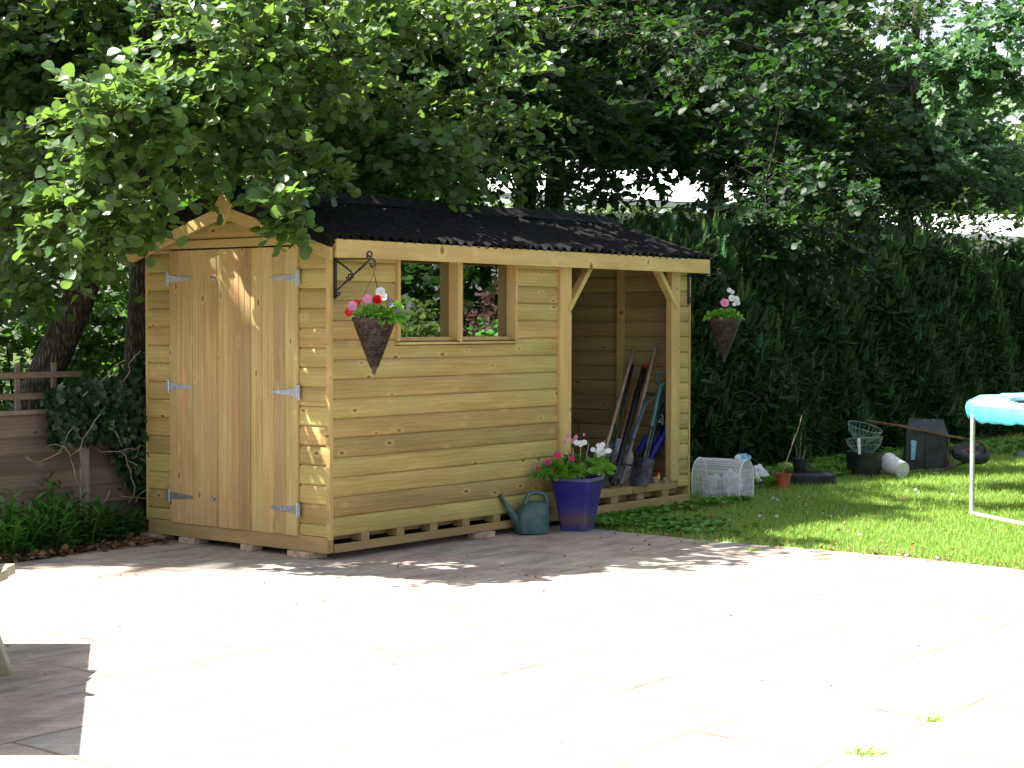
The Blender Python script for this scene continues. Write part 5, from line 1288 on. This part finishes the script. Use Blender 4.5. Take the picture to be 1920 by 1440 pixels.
# sample evenly over what the lawn shows towards the viewer: denser near
Y = 9.5 + (27 - 9.5) * RG.uniform(0, 1, N) ** 1.5; Xn = RG.uniform(-.02, .58, N); X = Xn * Y
du = X - OX; dv = Y - OY
uu = du * cu.x + dv * cu.y; vv = du * cv.x + dv * cv.y
ok = in_lawn(uu, vv); X, Y, uu, vv = X[ok], Y[ok], uu[ok], vv[ok]; N = len(X)
P = np.stack([X, Y, np.full(N, GZ - .003)], 1)
hN = RG.uniform(.022, .055, N) * np.where(Y > 16, 1.25, 1)
nearh = (vv > 0.55) | ((uu > 4.2) & (vv > 0.3)); hN = np.where(nearh, hN * 1.9, hN)
D = RG.normal(0, .42, (N, 3)); D[:, 2] = 1
leafmesh('grass', T_BLADE, P, D, RG.normal(0, 1, (N, 3)), hN, M['grass']); tag(bpy.data.objects['grass'], 'short mown lawn grass, sunlit and bright', 'grass', kind='stuff')
# broad weeds: low rosettes where lawn meets shed and patio, and by the hedge
P = []; D = []; Nn = []; Z = []
def rosette(u, v, s, n=9):
    c = np.array(tuple(L(u, v, GZ + .005)))
    for i in range(n):
        a = RG.uniform(0, 6.28); P.append(c + [0, 0, RG.uniform(0, .03) * s / .07]); D.append([math.cos(a), math.sin(a), RG.uniform(.3, 1.3)]); Nn.append([-.3 * math.cos(a), -.3 * math.sin(a), 1]); Z.append(s * RG.uniform(.6, 1.2))
for i in range(260):
    v = -abs(RG.normal(0, .5)) - .04; u = 2.55 + abs(RG.normal(0, .4)) ; rosette(u, v, .035 + .03 * RG.uniform())
for i in range(150): rosette(RG.uniform(2.7, 4.9), -.03 - abs(RG.normal(0, .08)), .055)
for i in range(420): rosette(RG.uniform(5.2, 13), RG.uniform(.25, 1.2), .07 + .05 * RG.uniform())
o = leafmesh('weeds', T_ALDER, np.array(P), np.array(D), np.array(Nn), np.array(Z), M['weed']); tag(o, 'low broadleaf weeds where the lawn meets the shed, patio and hedge', 'weeds', kind='stuff')
# tufts in the patio joints
P = []; D = []; Z = []
for (px, py, n, s) in ((1620, 1415, 60, .05), (1752, 1352, 50, .05), (1412, 1033, 50, .05), (1540, 1050, 60, .04), (1305, 1020, 40, .04), (1690, 1384, 40, .02), (1660, 1398, 30, .02), (1325, 1018, 30, .05)):
    c = np.array(tuple(gnd(px, py)))
    for i in range(n): P.append(c + [RG.normal(0, .03), RG.normal(0, .015), -.002]); D.append([RG.normal(0, .8), RG.normal(0, .8), .6]); Z.append(s * RG.uniform(.5, 1.2))
o = leafmesh('joint_grass', T_BLADE, np.array(P), np.array(D), RG.normal(0, 1, (len(P), 3)), np.array(Z), M['grass']); tag(o, 'grass tufts sprouting from the patio joints', 'grass', kind='stuff')
# daisies
dm = None
for i, (px, py) in enumerate(((1458, 937), (1511, 946), (1514, 960), (1457, 968), (1424, 967), (1431, 971), (1367, 975), (1543, 962), (1558, 967), (1585, 955), (1450, 934), (1498, 940), (1598, 920), (1699, 919), (1720, 915), (1722, 922), (1730, 908), (1716, 918), (1754, 887), (1850, 903), (1786, 927), (1675, 988), (1700, 1040), (1757, 1045), (1612, 1002), (1685, 1070 - 30))):
    p = gnd(px, py, GZ + .045)
    if dm is None:
        k = MB(); k.tube([(0, 0, -.045), (0, 0, 0)], .001, 4); n = 12
        for j in range(n):
            a = 2 * math.pi * j / n; c_, s_ = math.cos(a), math.sin(a)
            k.add([(.003 * c_, .003 * s_, 0), (.012 * c_ - .003 * s_, .012 * s_ + .003 * c_, .002), (.015 * c_, .015 * s_, .001), (.012 * c_ + .003 * s_, .012 * s_ - .003 * c_, .002)], [(0, 1, 2, 3)])
        o = k.build('daisy', M['whitep']); dm = o.data
    else: o = bpy.data.objects.new('daisy', dm); COL.objects.link(o)
    o.location = p; o.rotation_euler = (R(25) + RG.normal(0, .1), RG.normal(0, .2), RG.uniform(0, 6))
    tag(o, 'small white lawn daisy', 'daisy', 'white daisies scattered over the lawn')

# ------------------------------------------------------------------ cypress hedge
hd = thing('cypress_hedge', 'dense dark green cypress hedge with feathery shoots behind the lawn', 'hedge', L(4.4, 1.2, GZ), YAW)
def hfront(u, z):
    return 0.0 + 0.16 * np.sin(u * 1.3 + .5) + 0.10 * np.sin(u * 3.1 + z * 2.2) + 0.06 * np.sin(u * 6.3 + z * 5) + 0.10 * (z - 1) ** 2 * .6
def htop(u): return 2.16 + 0.13 * np.sin(u * 1.1) + 0.10 * np.sin(u * 2.7 + 1) + 0.05 * np.sin(u * 6.1) + 0.015 * u
N = 68000
U_ = RG.uniform(-.3, 15.8, N) ** 1.0; zt = htop(U_); z_ = RG.uniform(0, 1, N) ** .85 * zt
dep = 0.05 + 0.26 * RG.uniform(0, 1, N) ** 1.6
P = np.stack([U_, hfront(U_, z_) + dep, z_], 1)
D = np.stack([RG.normal(0, 1.0, N), -.75 + RG.normal(0, .4, N), .30 + RG.normal(0, .75, N)], 1)
Nn = np.stack([RG.normal(0, .9, N), -.6 + RG.normal(0, .6, N), .5 + RG.normal(0, .7, N)], 1)
S1 = 0.125 * RG.uniform(.45, 1.5, N)
n2 = 4200; U2 = RG.uniform(-.3, 19, n2); P2 = np.stack([U2, hfront(U2, 2.2) + RG.uniform(.05, 1.1, n2), htop(U2) + RG.uniform(-.12, .08, n2)], 1)
D2 = np.stack([RG.normal(0, .35, n2), RG.normal(0, .35, n2), np.ones(n2)], 1); N2 = RG.normal(0, 1, (n2, 3))
n3 = 1500; U3 = RG.uniform(-.3, 14, n3); z3 = RG.uniform(.2, 2.2, n3); P3 = np.stack([U3, hfront(U3, z3) + .02, z3], 1); D3 = np.stack([RG.normal(0, .2, n3), -.25 + RG.normal(0, .1, n3), np.ones(n3)], 1); N3 = RG.normal(0, 1, (n3, 3))
leafmesh('sprays', T_SPRAY, np.concatenate([P, P2, P3]), np.concatenate([D, D2, D3]), np.concatenate([Nn, N2, N3]), np.concatenate([S1, .26 * RG.uniform(.6, 1.3, n2), .24 * RG.uniform(.6, 1.2, n3)]), M['conifer'], hd, smooth=False)
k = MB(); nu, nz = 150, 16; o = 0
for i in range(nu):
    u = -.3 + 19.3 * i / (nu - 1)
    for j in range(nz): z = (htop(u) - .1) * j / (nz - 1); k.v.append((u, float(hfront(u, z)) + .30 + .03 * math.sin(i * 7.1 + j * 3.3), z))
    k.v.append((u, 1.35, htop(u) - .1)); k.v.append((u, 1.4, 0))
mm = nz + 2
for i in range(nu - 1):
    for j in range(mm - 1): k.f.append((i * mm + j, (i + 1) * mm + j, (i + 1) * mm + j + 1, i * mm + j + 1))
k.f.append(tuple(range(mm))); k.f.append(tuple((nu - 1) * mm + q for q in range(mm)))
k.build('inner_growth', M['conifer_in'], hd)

# ------------------------------------------------------------------ trees
def limit_ok(c, r_):          # the crowns' sunward-side edge that leaves patio and lawn in the sun
    u, v = uvof(c); return v - r_ * .7 > -0.35 + 0.61 * c.z
# T1 alder: trunk seen left of the shed; low branches hang over its gable
G1 = 'trees behind the fence'
cl = []
# sunlit branch ends
for (px, py, Y, r_, n) in [(a_, b_, (c_ + max(0, a_ - 200) * .0045) if b_ < 260 and c_ < 10.6 else c_, d_, e_) for a_, b_, c_, d_, e_ in ((170, 200, 10.45, .24, 30), (250, 190, 10.4, .26, 40), (320, 160, 10.5, .24, 34), (400, 185, 10.45, .26, 40), (470, 185, 10.5, .22, 30), (240, 245, 10.4, .2, 26), (520, 195, 10.55, .15, 14), (310, 215, 10.4, .24, 34),
                           (210, 410, 10.7, .18, 22), (255, 330, 10.6, .16, 20), (130, 380, 10.75, .22, 24), (250, 440, 10.7, .13, 12), (180, 320, 10.7, .18, 18), (170, 450, 10.7, .13, 12),
                           (440, 205, 11.2, .15, 20), (500, 375, 10.75, .10, 10), (545, 420, 10.8, .08, 7), (530, 280, 11.4, .2, 30), (590, 320, 11.5, .16, 22), (515, 340, 10.9, .12, 14), (540, 395, 10.75, .09, 8), (310, 255, 10.7, .15, 18), (515, 430, 10.8, .07, 5),
                           (620, 20, 13.4, .34, 50), (700, 50, 13.5, .32, 44), (560, 60, 13.3, .28, 34), (740, 10, 13.6, .28, 34), (430, 20, 12.2, .26, 30))]:
    cl.append((at(px, py, Y), (r_, r_ * .8, r_ * .62), n))
ncl = len(cl)
for px in range(-60, 640, 85):
    for py in range(-60, 420, 90):
        if px > 300 and py > 240: continue
        if py > 330 and px > 200: continue
        if px < 330 and 480 < py: continue
        cl.append((at(px + rnd.uniform(-30, 30), py + rnd.uniform(-30, 30), rnd.uniform(11.2, 13.6)), (.42, .42, .34), 34))
for (px, py, Y) in ((60, 330, 11.3), (20, 430, 11.6), (120, 455, 11.4), (60, 500, 12.2), (0, 520, 12.5)): cl.append((at(px, py, Y), (.36, .36, .28), 28))
co = []
for i in range(110):
    c = Vector((rnd.uniform(-6.5, -.9), rnd.uniform(11.2, 16), rnd.uniform(4.0, 8.2)))
    if (c.x + 3.4) ** 2 / 10 + (c.y - 13.4) ** 2 / 9 + (c.z - 5) ** 2 / 12 < 1 and limit_ok(c, 1.3): co.append((c, (.62, .62, .5), 19))
tree('alder_tree', 'big-leaved alder whose sunlit branches hang over the shed gable, trunk left of the shed', 'tree',
     [(-3.95, 13.05, GZ, .17), (-3.62, 13.0, .9, .135), (-3.30, 13.0, 1.6, .122), (-3.02, 13.05, 2.4, .11), (-2.75, 13.1, 3.3, .10), (-2.6, 13.2, 4.5, .08), (-2.5, 13.2, 6.0, .05)],
     cl, T_ALDER, M['alder'], .098, K=7, twig_len=.25, group=G1, coarse=co, limb_r=.045)
# T2: second trunk close to the shed corner
cl = []
for (px, py, Y, r_, n) in ((690, 230, 13.4, .26, 26), (750, 250, 13.3, .28, 30), (790, 280, 13.3, .24, 26), (835, 310, 13.4, .2, 20), (700, 300, 13.4, .24, 22), (760, 215, 13.5, .2, 16), (650, 180, 13.9, .3, 26), (850, 345, 13.5, .14, 10), (660, 270, 13.7, .24, 20)):
    cl.append((at(px, py, Y), (r_, r_ * .8, r_ * .62), n))
for px in range(560, 960, 95):
    for py in range(-60, 300, 85):
        cl.append((at(px + rnd.uniform(-30, 30), py + rnd.uniform(-25, 25), rnd.uniform(13.6, 16.2)), (.5, .5, .36), 34))
co = []
for i in range(60):
    c = Vector((rnd.uniform(-3.5, 2.2), rnd.uniform(13.4, 18), rnd.uniform(4.4, 9)))
    if limit_ok(c, 1.3): co.append((c, (.68, .68, .5), 40))
tree('alder_tree', 'dark alder with ridged trunk close to the shed left corner, branches over the roof', 'tree',
     [(-2.95, 13.7, GZ, .19), (-2.93, 13.7, 1.2, .16), (-2.88, 13.7, 1.9, .15), (-2.75, 13.8, 3, .13), (-2.3, 14.2, 4.5, .10), (-1.8, 14.5, 6.5, .05)],
     cl, T_ALDER, M['alder'], .092, K=8, group=G1, coarse=co, limb_r=.045)
VEIL = [(at(px, py, Y), (.42, .34, .16), n) for (px, py, Y, n) in ((880, 300, 17, 12), (930, 330, 17, 14), (990, 310, 17, 12), (1040, 340, 17.4, 14), (1100, 310, 17.6, 11), (1120, 360, 17.4, 12), (1010, 370, 17, 10), (1180, 380, 18, 7), (1260, 290, 18, 8), (1380, 310, 18.6, 10), (1440, 340, 18.6, 12), (1340, 380, 18.6, 7), (1480, 310, 18.8, 12))]
VEIL2 = [(at(px, py, Y), (.5, .4, .13), n) for (px, py, Y, n) in ((1680, 400, 21.5, 12), (1730, 425, 21.6, 10), (1780, 395, 22, 10), (1830, 430, 22, 11), (1880, 400, 22.3, 10), (1920, 430, 22.5, 10), (1650, 430, 21.5, 12), (1800, 450, 22, 12), (1900, 455, 22, 12), (1700, 455, 22, 12))]
def rowtree(u, v, label, mat, leaf, lsz, px0, px1, py0, py1, Y0, Y1, nvis, ncoarse, extra=(), skip=None, lean=0.2, name='broadleaf_tree', r0=.16, veil=()):
    b0 = L(u, v, GZ); cl = list(veil)
    for (px, py, Y, r_, n) in extra: cl.append((at(px, py, Y), (r_, r_ * .85, r_ * .62), n))
    tries = 0
    while len(cl) < nvis + len(extra) + len(veil) and tries < 4000:
        tries += 1; px = rnd.uniform(px0, px1); py = rnd.uniform(py0, py1); Y = rnd.uniform(Y0, Y1)
        if skip and skip(px, py): continue
        c = at(px, py, Y)
        if not limit_ok(c, 1.0): continue
        cl.append((c, (rnd.uniform(.42, .7), rnd.uniform(.42, .7), rnd.uniform(.25, .4)), 30))
    co = []; tries = 0
    while len(co) < ncoarse and tries < 3000:
        tries += 1; c = b0 + Vector((rnd.uniform(-3.4, 3.4), rnd.uniform(-3, 3), rnd.uniform(4.4, 9.8)))
        if not limit_ok(c, 1.5): continue
        if (c - (b0 + Vector((0, 0, 6)))).length > 4: continue
        co.append((c, (.75, .75, .5), 40))
    tr = [(b0.x, b0.y, GZ, r0), (b0.x + .05, b0.y, 1.5, r0 * .85), (b0.x + lean * .5, b0.y, 3, r0 * .72), (b0.x + lean, b0.y + .1, 5, r0 * .5), (b0.x + lean * 1.5, b0.y, 7.5, r0 * .2)]
    return tree(name, label, 'tree', tr, cl, leaf, mat, lsz, K=8, twig_len=.38, group=G1, coarse=co, limb_r=.06)
gap = lambda px, py: (860 < px < 1500 and 285 + (px - 860) * .03 < py < 395 + (px - 1100) * .0) or (1660 < px < 1960 and 385 < py < 450)
def gap2(px, py):
    return (850 < px < 1520 and 268 < py < 400) or (1640 < px < 1990 and 360 < py < 470)
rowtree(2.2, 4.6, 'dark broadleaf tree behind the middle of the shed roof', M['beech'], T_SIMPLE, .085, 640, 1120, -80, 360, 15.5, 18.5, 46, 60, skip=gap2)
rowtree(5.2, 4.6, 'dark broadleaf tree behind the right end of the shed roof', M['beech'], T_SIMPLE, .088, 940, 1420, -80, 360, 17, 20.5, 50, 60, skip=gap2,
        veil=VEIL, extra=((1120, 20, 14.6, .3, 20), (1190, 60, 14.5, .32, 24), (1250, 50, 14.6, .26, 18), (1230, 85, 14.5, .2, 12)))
rowtree(8.0, 4.4, 'round-leaved tree with low boughs drooping over the hedge right of the shed', M['alder_shaded'], T_ALDER, .10, 1200, 1640, -60, 330, 18.5, 22.5, 46, 60, skip=gap2, name='alder_tree',
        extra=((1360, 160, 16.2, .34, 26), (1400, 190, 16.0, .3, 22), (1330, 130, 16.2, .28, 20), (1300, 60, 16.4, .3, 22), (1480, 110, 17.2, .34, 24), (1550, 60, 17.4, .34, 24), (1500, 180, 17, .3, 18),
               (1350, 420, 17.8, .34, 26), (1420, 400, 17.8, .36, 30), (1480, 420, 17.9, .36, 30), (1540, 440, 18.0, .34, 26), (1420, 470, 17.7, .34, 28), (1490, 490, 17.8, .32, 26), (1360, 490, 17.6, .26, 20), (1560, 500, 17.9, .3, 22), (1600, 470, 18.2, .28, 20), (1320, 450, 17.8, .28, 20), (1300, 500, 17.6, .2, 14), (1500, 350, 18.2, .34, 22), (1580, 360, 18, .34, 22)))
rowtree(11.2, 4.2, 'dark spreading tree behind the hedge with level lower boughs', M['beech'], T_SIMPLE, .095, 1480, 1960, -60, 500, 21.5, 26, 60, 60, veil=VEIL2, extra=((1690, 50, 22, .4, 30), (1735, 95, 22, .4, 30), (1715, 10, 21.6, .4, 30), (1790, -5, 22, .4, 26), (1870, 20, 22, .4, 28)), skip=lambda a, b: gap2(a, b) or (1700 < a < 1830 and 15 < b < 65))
rowtree(15.5, 3.6, 'maple at the right edge with pale sunlit leaves high up', M['maple'], T_LOBED, .13, 1700, 2080, -80, 360, 24, 28, 46, 26, skip=lambda a, b: (1700 < a < 1830 and 15 < b < 65), name='maple_tree',
        extra=((1760, 110, 20.6, .4, 30), (1820, 130, 20.4, .42, 34), (1880, 160, 20.4, .4, 30), (1900, 60, 20.6, .4, 30), (1850, 40, 20.8, .36, 24), (1780, 150, 20.4, .3, 20), (1910, 120, 20.2, .3, 20)))
# dark level boughs above the hedge
# taller trees added further back so their crowns shade the whole row below
for (u, v, lab) in ((-7.5, 9.0, 'added tall shade tree far behind the fence beyond the left edge'), (-5.2, 7.5, 'added tall shade tree behind the fence, above the left-hand alder'), (-1.8, 8.0, 'added tall shade tree behind the fence, above the shed gable'),
                    (1.8, 8.0, 'added tall shade tree behind the shed, above the middle of its roof'), (5.2, 8.2, 'added tall shade tree behind the shed, above the right end of its roof'), (8.8, 8.2, 'added tall shade tree far behind the hedge, above its left end'), (12.4, 8.2, 'added tall shade tree far behind the hedge, above its middle')):
    b0 = L(u, v, GZ); co = []
    while len(co) < 52:
        c = L(u + rnd.uniform(-2.6, 2.6), rnd.uniform(1.6, 9.5), rnd.uniform(3.6, 12.5))
        if c.y < 11.7 or not limit_ok(c, 1.7) or (c - (b0 + Vector((0, 0, 7)))).length > 7.5: continue
        co.append((c, (.8, .8, .55), 46))
    while len(co) < 52 + 44:                     # extra clumps along the sunward slope, added to shade the boughs
        z = rnd.uniform(3.2, 11.5); c = L(u + rnd.uniform(-2.4, 2.4), -.35 + .61 * z + rnd.uniform(.95, 1.8), z)
        if c.y < 11.9: c.y = 11.9 + rnd.uniform(0, 2)
        co.append((c, (.5, .45, .38), 30))
    tree('shade_tree', lab, 'tree', [(b0.x, b0.y, GZ, .2), (b0.x, b0.y, 3, .17), (b0.x + .2, b0.y, 6, .13), (b0.x + .3, b0.y, 9, .09), (b0.x + .3, b0.y, 12, .03)], [], T_SIMPLE, M['beech'], .105, K=8, twig_len=.34, group='tall trees added for shade at the back', coarse=co, limb_r=.06)
# undergrowth lit behind the fence on the left
def bush(loc, rad, n, size, mat, tmpl, name, label, cat, group=None, K=8, tl=.3):
    t = thing(name, label, cat, loc, 0, group)
    p_, d_ = clump_twigs((0, 0, rad[2] * .9), rad, n)
    lf, tw = sprays(p_, d_, tl * RG.uniform(.6, 1.2, n), K, size)
    leafmesh('foliage', tmpl, *lf[:3], lf[3], mat, t); twigtubes(tw[0], tw[1], .004, 'twigs', M['twig'], t)
    k_ = MB()
    for i in range(6): a = rnd.uniform(0, 6.28); k_.tube([(0.05 * math.cos(a), 0.05 * math.sin(a), 0), (rad[0] * .35 * math.cos(a), rad[1] * .35 * math.sin(a), rad[2] * .8), (rad[0] * .6 * math.cos(a), rad[1] * .6 * math.sin(a), rad[2] * 1.4)], [.02, .014, .006], 5)
    k_.build('stem', M['bark'], t)
    return t
bush(Vector((-4.7, 16.5, GZ)), (1.2, 1.0, 1.0), 260, .10, M['undergrowth'], T_ALDER, 'bush', 'bright green bush behind the fence at the left edge', 'bush')
bush(Vector((-3.4, 17.0, GZ)), (1.1, 1.0, 1.1), 260, .10, M['undergrowth'], T_ALDER, 'bush', 'bright green bush seen between the two trunks behind the fence', 'bush')
bush(Vector((-2.2, 17.6, GZ)), (1.0, 1.0, 1.1), 240, .10, M['undergrowth'], T_ALDER, 'bush', 'bright green bush behind the right-hand trunk and the shed corner', 'bush')
bush(Vector((0.0, 19.4, GZ)), (2.0, .8, 1.15), 420, .10, M['undergrowth'], T_ALDER, 'bush', 'green bush showing just above the middle of the shed roof', 'bush')
bush(Vector((1.6, 19.0, GZ)), (1.1, .7, 1.15), 300, .09, M['undergrowth'], T_ALDER, 'bush', 'bright bush showing above the right end of the shed roof', 'bush')
# garden to the right of the frame: it shows in the window glass
for i, (x, y, rx, rz, mt, tm, sz, lab) in enumerate((
    (8.3, 13.0, 1.0, .62, 'conifer', T_SPRAY, .24, 'low spreading conifer beyond the right edge, nearest to the trampoline'),
    (9.3, 14.7, 1.2, .85, 'weed', T_ALDER, .09, 'low bright green shrub beyond the right edge behind the first conifer'),
    (11.2, 13.2, 1.3, 1.2, 'sunny', T_ALDER, .10, 'yellow-green shrub beyond the right edge between the low conifer and the dark trees'),
    (12.2, 15.6, 1.3, 1.3, 'bronze', T_ALDER, .09, 'bronze-leaved shrub beyond the right edge'),
    (14.2, 12.8, 1.8, 2.0, 'undergrowth', T_ALDER, .14, 'tall green shrub at the back of the right-hand garden, southern one'),
    (15.0, 15.5, 2.4, 2.6, 'beech', T_ALDER, .17, 'large dark shrub at the back of the right-hand garden, middle one'),
    (16.0, 19.0, 2.4, 2.6, 'beech', T_ALDER, .17, 'large dark shrub at the back of the right-hand garden, northern one'))):
    bush(Vector((x, y, GZ)), (rx, rx, rz), 700, sz, M[mt], tm, 'garden_shrub', lab, 'shrub', 'shrubs of the garden to the right')

# far wood behind everything, sunlit
N = 5200
Xf = RG.uniform(-30, 34, N); Yf = RG.uniform(44, 60, N)
topz = 11.0 + 2.0 * np.sin(Xf * .35) + 1.2 * np.sin(Xf * .9 + 1) - np.where((Xf > 10.5), 2.0 * np.clip((Xf - 10.5) / 3, 0, 1), 0)
zz = RG.uniform(0.3, 1, N) ** .8 * topz
P0 = np.stack([Xf, Yf, zz], 1); D0_ = unit(RG.normal(0, 1, (N, 3)) + [0, -.3, .2])
lf, tw = sprays(P0, D0_, RG.uniform(.8, 1.6, N), 10, .42)
o = leafmesh('distant_wood', T_SIMPLE, lf[0], lf[1], lf[2], lf[3], M['sunny']); tag(o, 'sunlit far-off woodland glimpsed through gaps in the trees', 'woodland', kind='stuff')

N = 9000
Xf = RG.uniform(-14, 12, N); Yf = RG.uniform(21, 27, N) + np.clip(Xf, 0, 9) * .6
topz = np.where(Xf < -1.2, 4.8, 1.9) + .3 * np.sin(Xf * 1.3)
P0 = np.stack([Xf, Yf, RG.uniform(0.02, 1, N) ** .9 * topz], 1)
lf, tw = sprays(P0, unit(RG.normal(0, 1, (N, 3)) + [0, -.4, .3]), RG.uniform(.4, .8, N), 7, .20)
o = leafmesh('thicket', T_SIMPLE, lf[0], lf[1], lf[2], lf[3], M['undergrowth']); tag(o, 'tangled undergrowth on the rising bank behind the fence and hedge', 'undergrowth', kind='stuff')
# pale roofed building beyond the trees
bl = thing('farm_building', 'white-roofed low building glimpsed through the branches above the shed roof', 'building', at(1150, 600, 34) * 1.0)
B0 = Vector(bl.location); B0.z = GZ; bl.location = B0
def rel(px, py, Y): return at(px, py, Y) - B0
k = MB(); e = Vector((0, 0, -.12))
a, b1, c1_, d1 = rel(850, 285, 38), rel(1440, 296, 38), rel(1440, 386, 34), rel(850, 356, 34)
k.hexa([a, b1, c1_, d1, a + e, b1 + e, c1_ + e, d1 + e]); k.build('roof', M['roof_white'], bl)
k = MB(); x0, x1 = d1.x + .2, c1_.x - .2; k.box((x0, d1.y + .25, 0), (x1, a.y - .1, min(d1.z, c1_.z) - .13)); k.build('wall', M['render'], bl)
bl = thing('outbuilding', 'long pale low roof glimpsed through the boughs above the right of the hedge', 'building', at(1800, 600, 40))
B0 = Vector(bl.location); B0.z = GZ; bl.location = B0
k = MB(); a, b1, c1_, d1 = rel(1650, 398, 43), rel(1990, 404, 43), rel(1990, 446, 39), rel(1650, 432, 39)
k.hexa([a, b1, c1_, d1, a + e, b1 + e, c1_ + e, d1 + e]); k.build('roof', M['roof_white'], bl)
k = MB(); k.box((d1.x + .2, d1.y + .25, 0), (c1_.x - .2, a.y - .1, min(d1.z, c1_.z) - .13)); k.build('wall', M['render'], bl)
